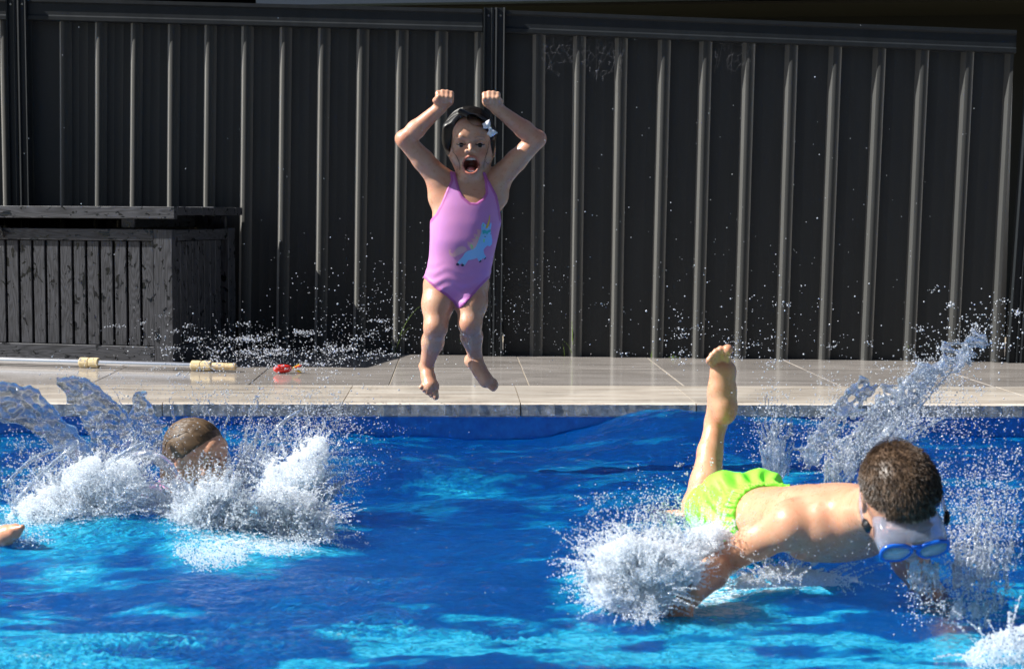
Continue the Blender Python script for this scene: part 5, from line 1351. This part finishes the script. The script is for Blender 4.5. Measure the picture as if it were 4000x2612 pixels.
def crown(fl, base, tips, n, r0, r1, lift, lmin=.45, lmax=1.05, fo=.3, jit=(18, 18), spray=1.0, brk=.5):
    """fan of ligaments: base and tips are polylines of (u, v, y)"""
    for i in range(n):
        s_ = SR.random(); b_ = along(base, s_) + [SR.normal(0, jit[0]), SR.normal(0, jit[1]), SR.normal(0, .03)]; t_ = along(tips, np.clip(s_ + SR.normal(0, .05), 0, 1)) + [SR.normal(0, jit[0]), SR.normal(0, jit[1]), SR.normal(0, .04)]
        f_ = SR.uniform(lmin, lmax); e_ = b_ + (t_ - b_) * f_
        fl.jet(A3(*b_), A3(*e_), r0 * SR.uniform(.6, 1.2), r1 * SR.uniform(.6, 1.2), lift * f_, .006, fo, None, brk * SR.uniform(.6, 1.3), spray)

# --- left splash
L1 = Fluid('water_splash', M_clear, 'clear sheets and arcs of thrown water round the swimmer on the left')
def sheet(fl, rows, n, m_, r, keep, film, jit=.006, fo=.05):
    """rows = polylines (u,v,y) from root to lip"""
    P = [[A3(*(along([along(rw, j / (m_ - 1)) for rw in rows], i / (n - 1)))) + SR.normal(0, jit, 3) for j in range(m_)] for i in range(n)]
    fl.web(P, r, keep, fo, film)
sheet(L1, [[(380, 1880, 4.35), (250, 1740, 4.32), (60, 1640, 4.28), (-60, 1620, 4.25)], [(400, 1850, 4.38), (290, 1690, 4.36), (120, 1520, 4.34), (-40, 1500, 4.3)]], 8, 20, .0075, .98, .95, .004, .06)
sheet(L1, [[(420, 1800, 4.5), (330, 1660, 4.5), (270, 1540, 4.5), (235, 1480, 4.5)], [(540, 1790, 4.55), (500, 1640, 4.55), (430, 1560, 4.55), (310, 1475, 4.55)]], 9, 14, .0062, .95, .85, .005, .05)
sheet(L1, [[(500, 1760, 4.7), (500, 1650, 4.7), (540, 1530, 4.72)], [(650, 1760, 4.72), (630, 1660, 4.72), (560, 1540, 4.72)]], 8, 9, .0055, .92, .75, .006, .05)
for a_, c_, b_, r in (((470, 1820, 4.35), (620, 1690, 4.3), (720, 1920, 4.28), .012), ((20, 1900, 4.3), (150, 1720, 4.3), (330, 1760, 4.35), .006), ((60, 1960, 4.2), (200, 1800, 4.2), (300, 1740, 4.2), .006), ((330, 1900, 4.2), (420, 1790, 4.2), (560, 1730, 4.2), .006), ((640, 1830, 4.3), (560, 1750, 4.3), (470, 1840, 4.3), .005), ((990, 1850, 4.5), (1010, 1690, 4.5), (1180, 1600, 4.5), .005)):
    pts = [np.array(a_) * (1 - t) ** 2 + 2 * np.array(c_) * t * (1 - t) + np.array(b_) * t * t for t in np.linspace(0, 1, 16)]
    for p, q in zip(pts[:-1], pts[1:]):
        L1.seg(A3(*p), A3(*q), r * SR.uniform(.7, 1.2), r * SR.uniform(.7, 1.2), .006, .25); [drop(A3(*p) + SR.normal(0, .012, 3), SR.uniform(.001, .0026)) for _ in range(3)]
crown(L1, [(860, 1880, 4.8), (960, 1920, 4.65), (1150, 1960, 4.45), (1250, 1980, 4.45)], [(745, 1480, 4.8), (905, 1480, 4.8), (1080, 1500, 4.75), (1230, 1540, 4.7), (1350, 1600, 4.6), (1430, 1740, 4.55), (1490, 1900, 4.45)], 95, .0065, .0022, .07, .35, 1.05, .5, (26, 22), 2.4, .45)
crown(L1, [(60, 2000, 4.3), (300, 1900, 4.3), (560, 1880, 4.35)], [(-20, 1760, 4.3), (120, 1660, 4.3), (330, 1600, 4.4), (560, 1640, 4.5), (640, 1720, 4.5)], 50, .0055, .002, .05, .3, 1.1, .4, (26, 22), 2.2, .4)
crown(L1, [(300, 1700, 4.5), (500, 1700, 4.6), (700, 1650, 4.7)], [(100, 1400, 4.6), (400, 1420, 4.7), (700, 1420, 4.9)], 14, .003, .0015, .03, .4, 1., .1, (20, 20), 1.2, .2)
L1.build()
L2 = Fluid('water_splash', M_clear, 'ragged threads of water in the white foam before the swimmer on the left', .0045)
foam_mass(L2, [(-30, 2080), (60, 1980), (200, 1860), (350, 1780), (520, 1800), (600, 1930), (500, 2020), (330, 2040), (190, 2120), (110, 2130), (0, 2100)], 520, 4.28, .07, .006, .020)
foam_mass(L2, [(690, 1930), (800, 1880), (900, 1880), (980, 1960), (1010, 2080), (960, 2200), (800, 2240), (690, 2170), (640, 2010)], 560, 4.22, .06, .006, .021)
foam_mass(L2, [(940, 2010), (1040, 1900), (1180, 1900), (1310, 2010), (1300, 2110), (1150, 2170), (980, 2180)], 420, 4.25, .06, .006, .020)
foam_mass(L2, [(1190, 1720), (1260, 1690), (1290, 1780), (1260, 1880), (1130, 1960), (1010, 1930), (1040, 1820)], 130, 4.45, .04, .004, .012, .7)
foam_mass(L2, [(560, 1900), (700, 1940), (760, 2010), (680, 2070), (540, 2030)], 140, 4.3, .04, .005, .014, .8)
crown(L2, [(700, 1960, 4.2), (900, 2060, 4.15), (1280, 2040, 4.2)], [(560, 1840, 4.2), (800, 1760, 4.15), (1000, 1830, 4.15), (1180, 1880, 4.2), (1330, 2040, 4.2)], 90, .008, .0025, .03, .3, 1., .9, (25, 22), 2.2, .5)
crown(L2, [(60, 2060, 4.25), (420, 1960, 4.25)], [(-20, 1930, 4.25), (200, 1800, 4.25), (450, 1720, 4.3)], 50, .008, .0025, .03, .3, 1., .9, (25, 22), 2.0, .5)
L2.build()
# --- splash round the boy's reaching arm
B1 = Fluid('water_splash', M_clear, 'threads in the white burst of water where the boy’s near hand hits the pool', .0042)
foam_mass(B1, [(2280, 2250), (2320, 2150), (2440, 2090), (2600, 2110), (2720, 2160), (2740, 2260), (2650, 2360), (2560, 2440), (2440, 2420), (2330, 2350)], 620, 3.42, .05, .005, .017)
foam_mass(B1, [(2640, 2080), (2800, 2040), (2900, 2110), (2820, 2180), (2700, 2200)], 130, 3.6, .04, .004, .011, .7)
foam_mass(B1, [(2840, 2270), (3000, 2210), (3150, 2220), (3350, 2262), (3300, 2285), (3050, 2290), (2860, 2300)], 150, 3.55, .03, .004, .010, .6)
foam_mass(B1, [(2690, 2010), (2760, 2020), (2800, 2080), (2720, 2090)], 40, 4.0, .03, .003, .009, .6)
crown(B1, [(2330, 2300, 3.4), (2450, 2250, 3.42), (2700, 2200, 3.5)], [(2230, 2230, 3.4), (2300, 2080, 3.42), (2430, 1990, 3.45), (2600, 2000, 3.5), (2760, 2040, 3.5)], 90, .0055, .0018, .03, .35, 1.05, .8, (22, 20), 2.6, .45)
crown(B1, [(2560, 2060, 3.9), (2700, 2060, 3.95)], [(2460, 1960, 3.9), (2560, 1930, 3.95), (2680, 1960, 4.0)], 26, .003, .0014, .02, .5, 1.1, .5, (16, 14), 2.5, .2)
B1.build()
# --- plume behind the boy
C1 = Fluid('water_splash', M_clear, 'tall clear plume of water thrown up behind the boy to the right')
crown(C1, [(3000, 1830, 4.5), (3060, 1850, 4.5)], [(2940, 1600, 4.5), (3010, 1430, 4.5), (3050, 1440, 4.5), (3110, 1600, 4.5)], 26, .007, .002, .02, .4, 1.05, .35, (9, 12), 1.5, .55)
crown(C1, [(3120, 1800, 4.4), (3200, 1820, 4.4)], [(3150, 1560, 4.4), (3300, 1500, 4.4), (3420, 1440, 4.4)], 20, .0040, .002, .02, .4, 1.05, .3, (14, 12), 2.0, .4)
sheet(C1, [[(3180, 1800, 4.35), (3260, 1700, 4.35), (3340, 1570, 4.35), (3430, 1500, 4.35)], [(3130, 1780, 4.35), (3210, 1660, 4.35), (3290, 1540, 4.35), (3380, 1480, 4.35)]], 5, 14, .0045, .8, .35, .008, .2)
sheet(C1, [[(3300, 1850, 4.1), (3420, 1680, 4.1), (3560, 1560, 4.1), (3720, 1430, 4.15), (3860, 1320, 4.2)], [(3240, 1800, 4.1), (3360, 1620, 4.1), (3500, 1490, 4.1), (3660, 1400, 4.15), (3840, 1290, 4.2)]], 8, 26, .0036, .55, .12, .016, .3)
crown(C1, [(3250, 1840, 4.1), (3420, 1760, 4.1)], [(3560, 1420, 4.1), (3760, 1330, 4.15), (3960, 1220, 4.2)], 42, .0042, .0014, .03, .4, 1.05, .45, (22, 24), 2.2, .5)
crown(C1, [(3400, 1760, 4.0), (3480, 1760, 4.0)], [(3600, 1560, 4.0), (3760, 1570, 4.0), (3900, 1640, 4.0)], 30, .0040, .0014, .09, .5, 1.05, .4, (18, 18), 2.2, .5)
crown(C1, [(3230, 1880, 3.9), (3330, 1840, 3.9)], [(3180, 1720, 3.9), (3300, 1650, 3.9), (3420, 1680, 3.9)], 34, .0042, .0015, .03, .4, 1.05, .5, (18, 18), 2.0, .5)
C1.build()
D1 = Fluid('water_splash', M_clear, 'curtain of droplets and falling water at the right edge past the boy’s mask', .005)
crown(D1, [(3720, 2250, 3.4), (3950, 2250, 3.4)], [(3660, 1900, 3.5), (3780, 1800, 3.5), (3900, 1840, 3.5), (4000, 1780, 3.5)], 60, .0042, .0018, .02, .3, 1.05, .5, (24, 40), 2.6, .3)
crown(D1, [(3560, 2210, 3.25), (3660, 2200, 3.25)], [(3560, 2400, 3.30), (3620, 2420, 3.30), (3690, 2380, 3.30)], 40, .0034, .0014, -.01, .5, 1.1, .1, (12, 14), .8, .7)
crown(D1, [(3700, 2400, 3.2), (3900, 2420, 3.2)], [(3720, 2230, 3.2), (3850, 2200, 3.2), (4000, 2250, 3.2)], 34, .004, .0018, .02, .3, 1., .5, (24, 30), 2.0, .4)
D1.build()
foam_mass(None, [(3760, 2560), (3850, 2480), (4020, 2430), (4050, 2650), (3800, 2650)], 70, 3.05, .04, .004, .012, .12)
# --- loose spray
def cloud(cu, cv, su, sv, n, y, dy, r0, r1, cl=0):
    c0 = [(SR.normal(cu, su), SR.normal(cv, sv)) for _ in range(max(1, cl))]
    for i in range(n):
        if cl and SR.random() < .6: a = c0[int(SR.random() * len(c0))]; u, v = SR.normal(a[0], su * .10), SR.normal(a[1], sv * .10)
        else: u, v = SR.normal(cu, su), SR.normal(cv, sv)
        p = A3(u, v, max(3.0, SR.normal(y, dy)))
        if p[2] > WZ + .01: drop(p, r0 * .8 + (r1 * .80 - r0 * .8) * SR.random() ** 3.5)
for a in ((1050, 1370, 230, 46, 2100, 6.3, .35, .0014, .0046, 40), (820, 1330, 130, 70, 350, 6.3, .4, .0012, .004, 12), (1380, 1330, 160, 80, 420, 6.2, .4, .0012, .004, 12), (1500, 1180, 220, 130, 350, 6.2, .5, .0012, .0034, 0), (1950, 1200, 170, 150, 420, 6.2, .5, .0011, .003, 0),
          (2800, 1330, 190, 60, 420, 5.6, .4, .0012, .0042, 16), (2900, 1200, 260, 140, 160, 5.6, .5, .0012, .0036, 0), (3820, 1320, 130, 70, 420, 4.8, .5, .0012, .0040, 14), (3300, 900, 420, 330, 70, 5.6, .6, .0014, .0036, 0), (2500, 700, 320, 260, 45, 5.6, .5, .0014, .003, 0), (1000, 700, 500, 300, 26, 5.8, .5, .0016, .003, 0),
          (900, 1560, 330, 70, 650, 5.0, .4, .001, .0032, 20), (300, 1560, 220, 80, 260, 4.8, .3, .001, .003, 10), (1300, 1700, 120, 120, 700, 4.6, .15, .001, .0032, 24), (1050, 1720, 150, 120, 900, 4.6, .12, .001, .003, 24), (820, 1850, 120, 70, 420, 4.3, .06, .001, .0030, 14), (480, 1760, 160, 90, 520, 4.35, .15, .001, .003, 14), (150, 1760, 130, 100, 420, 4.3, .15, .001, .003, 12),
          (3250, 1620, 190, 120, 650, 4.4, .25, .001, .0034, 24), (3650, 1560, 200, 120, 600, 4.2, .25, .001, .0034, 20), (3850, 1850, 110, 180, 700, 3.8, .25, .001, .0030, 24), (3800, 2150, 110, 120, 420, 3.4, .12, .0009, .0026, 14), (3000, 1780, 80, 90, 200, 4.5, .1, .001, .003, 8),
          (2480, 2080, 120, 80, 520, 3.45, .08, .0009, .0028, 18), (2600, 1980, 100, 50, 260, 3.8, .1, .0009, .0026, 10), (2330, 2180, 60, 80, 200, 3.4, .06, .0009, .0026, 6), (2740, 1860, 40, 60, 90, 3.95, .06, .001, .0028, 6), (2980, 2120, 260, 60, 120, 3.4, .06, .0008, .0018, 0), (1740, 1700, 260, 90, 60, 5.2, .3, .001, .0026, 0), (1800, 2350, 500, 120, 26, 3.6, .2, .001, .0026, 0),
          (3300, 2150, 180, 60, 60, 3.25, .04, .0008, .0018, 0)): cloud(*a)
DR = np.array(DROPS); DR = DR[DR[:, 2] > WZ - .02]
def point_group(m):
    ng = bpy.data.node_groups.new('drops', 'GeometryNodeTree'); ng.interface.new_socket('Geometry', in_out='INPUT', socket_type='NodeSocketGeometry'); ng.interface.new_socket('Geometry', in_out='OUTPUT', socket_type='NodeSocketGeometry')
    gi = ng.nodes.new('NodeGroupInput'); go = ng.nodes.new('NodeGroupOutput'); mp = ng.nodes.new('GeometryNodeMeshToPoints'); na = ng.nodes.new('GeometryNodeInputNamedAttribute'); na.inputs['Name'].default_value = 'rad'; sm = ng.nodes.new('GeometryNodeSetMaterial'); sm.inputs['Material'].default_value = m
    ng.links.new(gi.outputs[0], mp.inputs['Mesh']); ng.links.new(na.outputs['Attribute'], mp.inputs['Radius']); ng.links.new(mp.outputs[0], sm.inputs[0]); ng.links.new(sm.outputs[0], go.inputs[0]); return ng
def points_obj(name, D, m, lab):
    me = bpy.data.meshes.new(name); me.vertices.add(len(D)); me.vertices.foreach_set('co', D[:, :3].astype(np.float32).ravel()); a = me.attributes.new('rad', 'FLOAT', 'POINT'); a.data.foreach_set('value', D[:, 3].astype(np.float32)); me.update()
    o = link(name, me, m); md = o.modifiers.new('drops', 'NODES'); md.node_group = point_group(m); tag(o, lab, kind='stuff'); return o
M_fp, nt, b = mat('foam_drop', (.93, .95, .97), .12); nt.nodes.remove(b); out = nt.nodes['Material Output']
d1 = nd(nt, 'ShaderNodeBsdfDiffuse', Color=(.88, .92, .96, 1)); d2 = nd(nt, 'ShaderNodeBsdfTranslucent', Color=(.90, .94, .98, 1)); gl = nd(nt, 'ShaderNodeBsdfGlossy', Roughness=.12)
m1 = nd(nt, 'ShaderNodeMixShader', Fac=.5); nt.links.new(d1.outputs[0], m1.inputs[1]); nt.links.new(d2.outputs[0], m1.inputs[2])
m2 = nd(nt, 'ShaderNodeMixShader', Fac=.10); nt.links.new(m1.outputs[0], m2.inputs[1]); nt.links.new(gl.outputs[0], m2.inputs[2])
tr = nd(nt, 'ShaderNodeBsdfTransparent'); m3 = nd(nt, 'ShaderNodeMixShader', Fac=.30); nt.links.new(m2.outputs[0], m3.inputs[1]); nt.links.new(tr.outputs[0], m3.inputs[2]); nt.links.new(m3.outputs[0], out.inputs[0])
proj = DR[:, 0] / DR[:, 1]
points_obj('water_spray', DR[(proj < .0)], M_drop, 'loose droplets in the air round the left swimmer and box'); points_obj('water_spray', DR[(proj >= .0)], M_drop, 'loose droplets in the air round the boy and before the right fence')
FO = np.array(FOAM); pf = FO[:, 0] / FO[:, 1]
points_obj('water_foam', FO[pf < 0], M_fp, 'bright white foam boiling up in front of the swimmer on the left'); points_obj('water_foam', FO[pf >= 0], M_fp, 'white burst of foam round the boy’s near arm and in the bottom right corner')
print('DROPS', len(DR), len(FO))
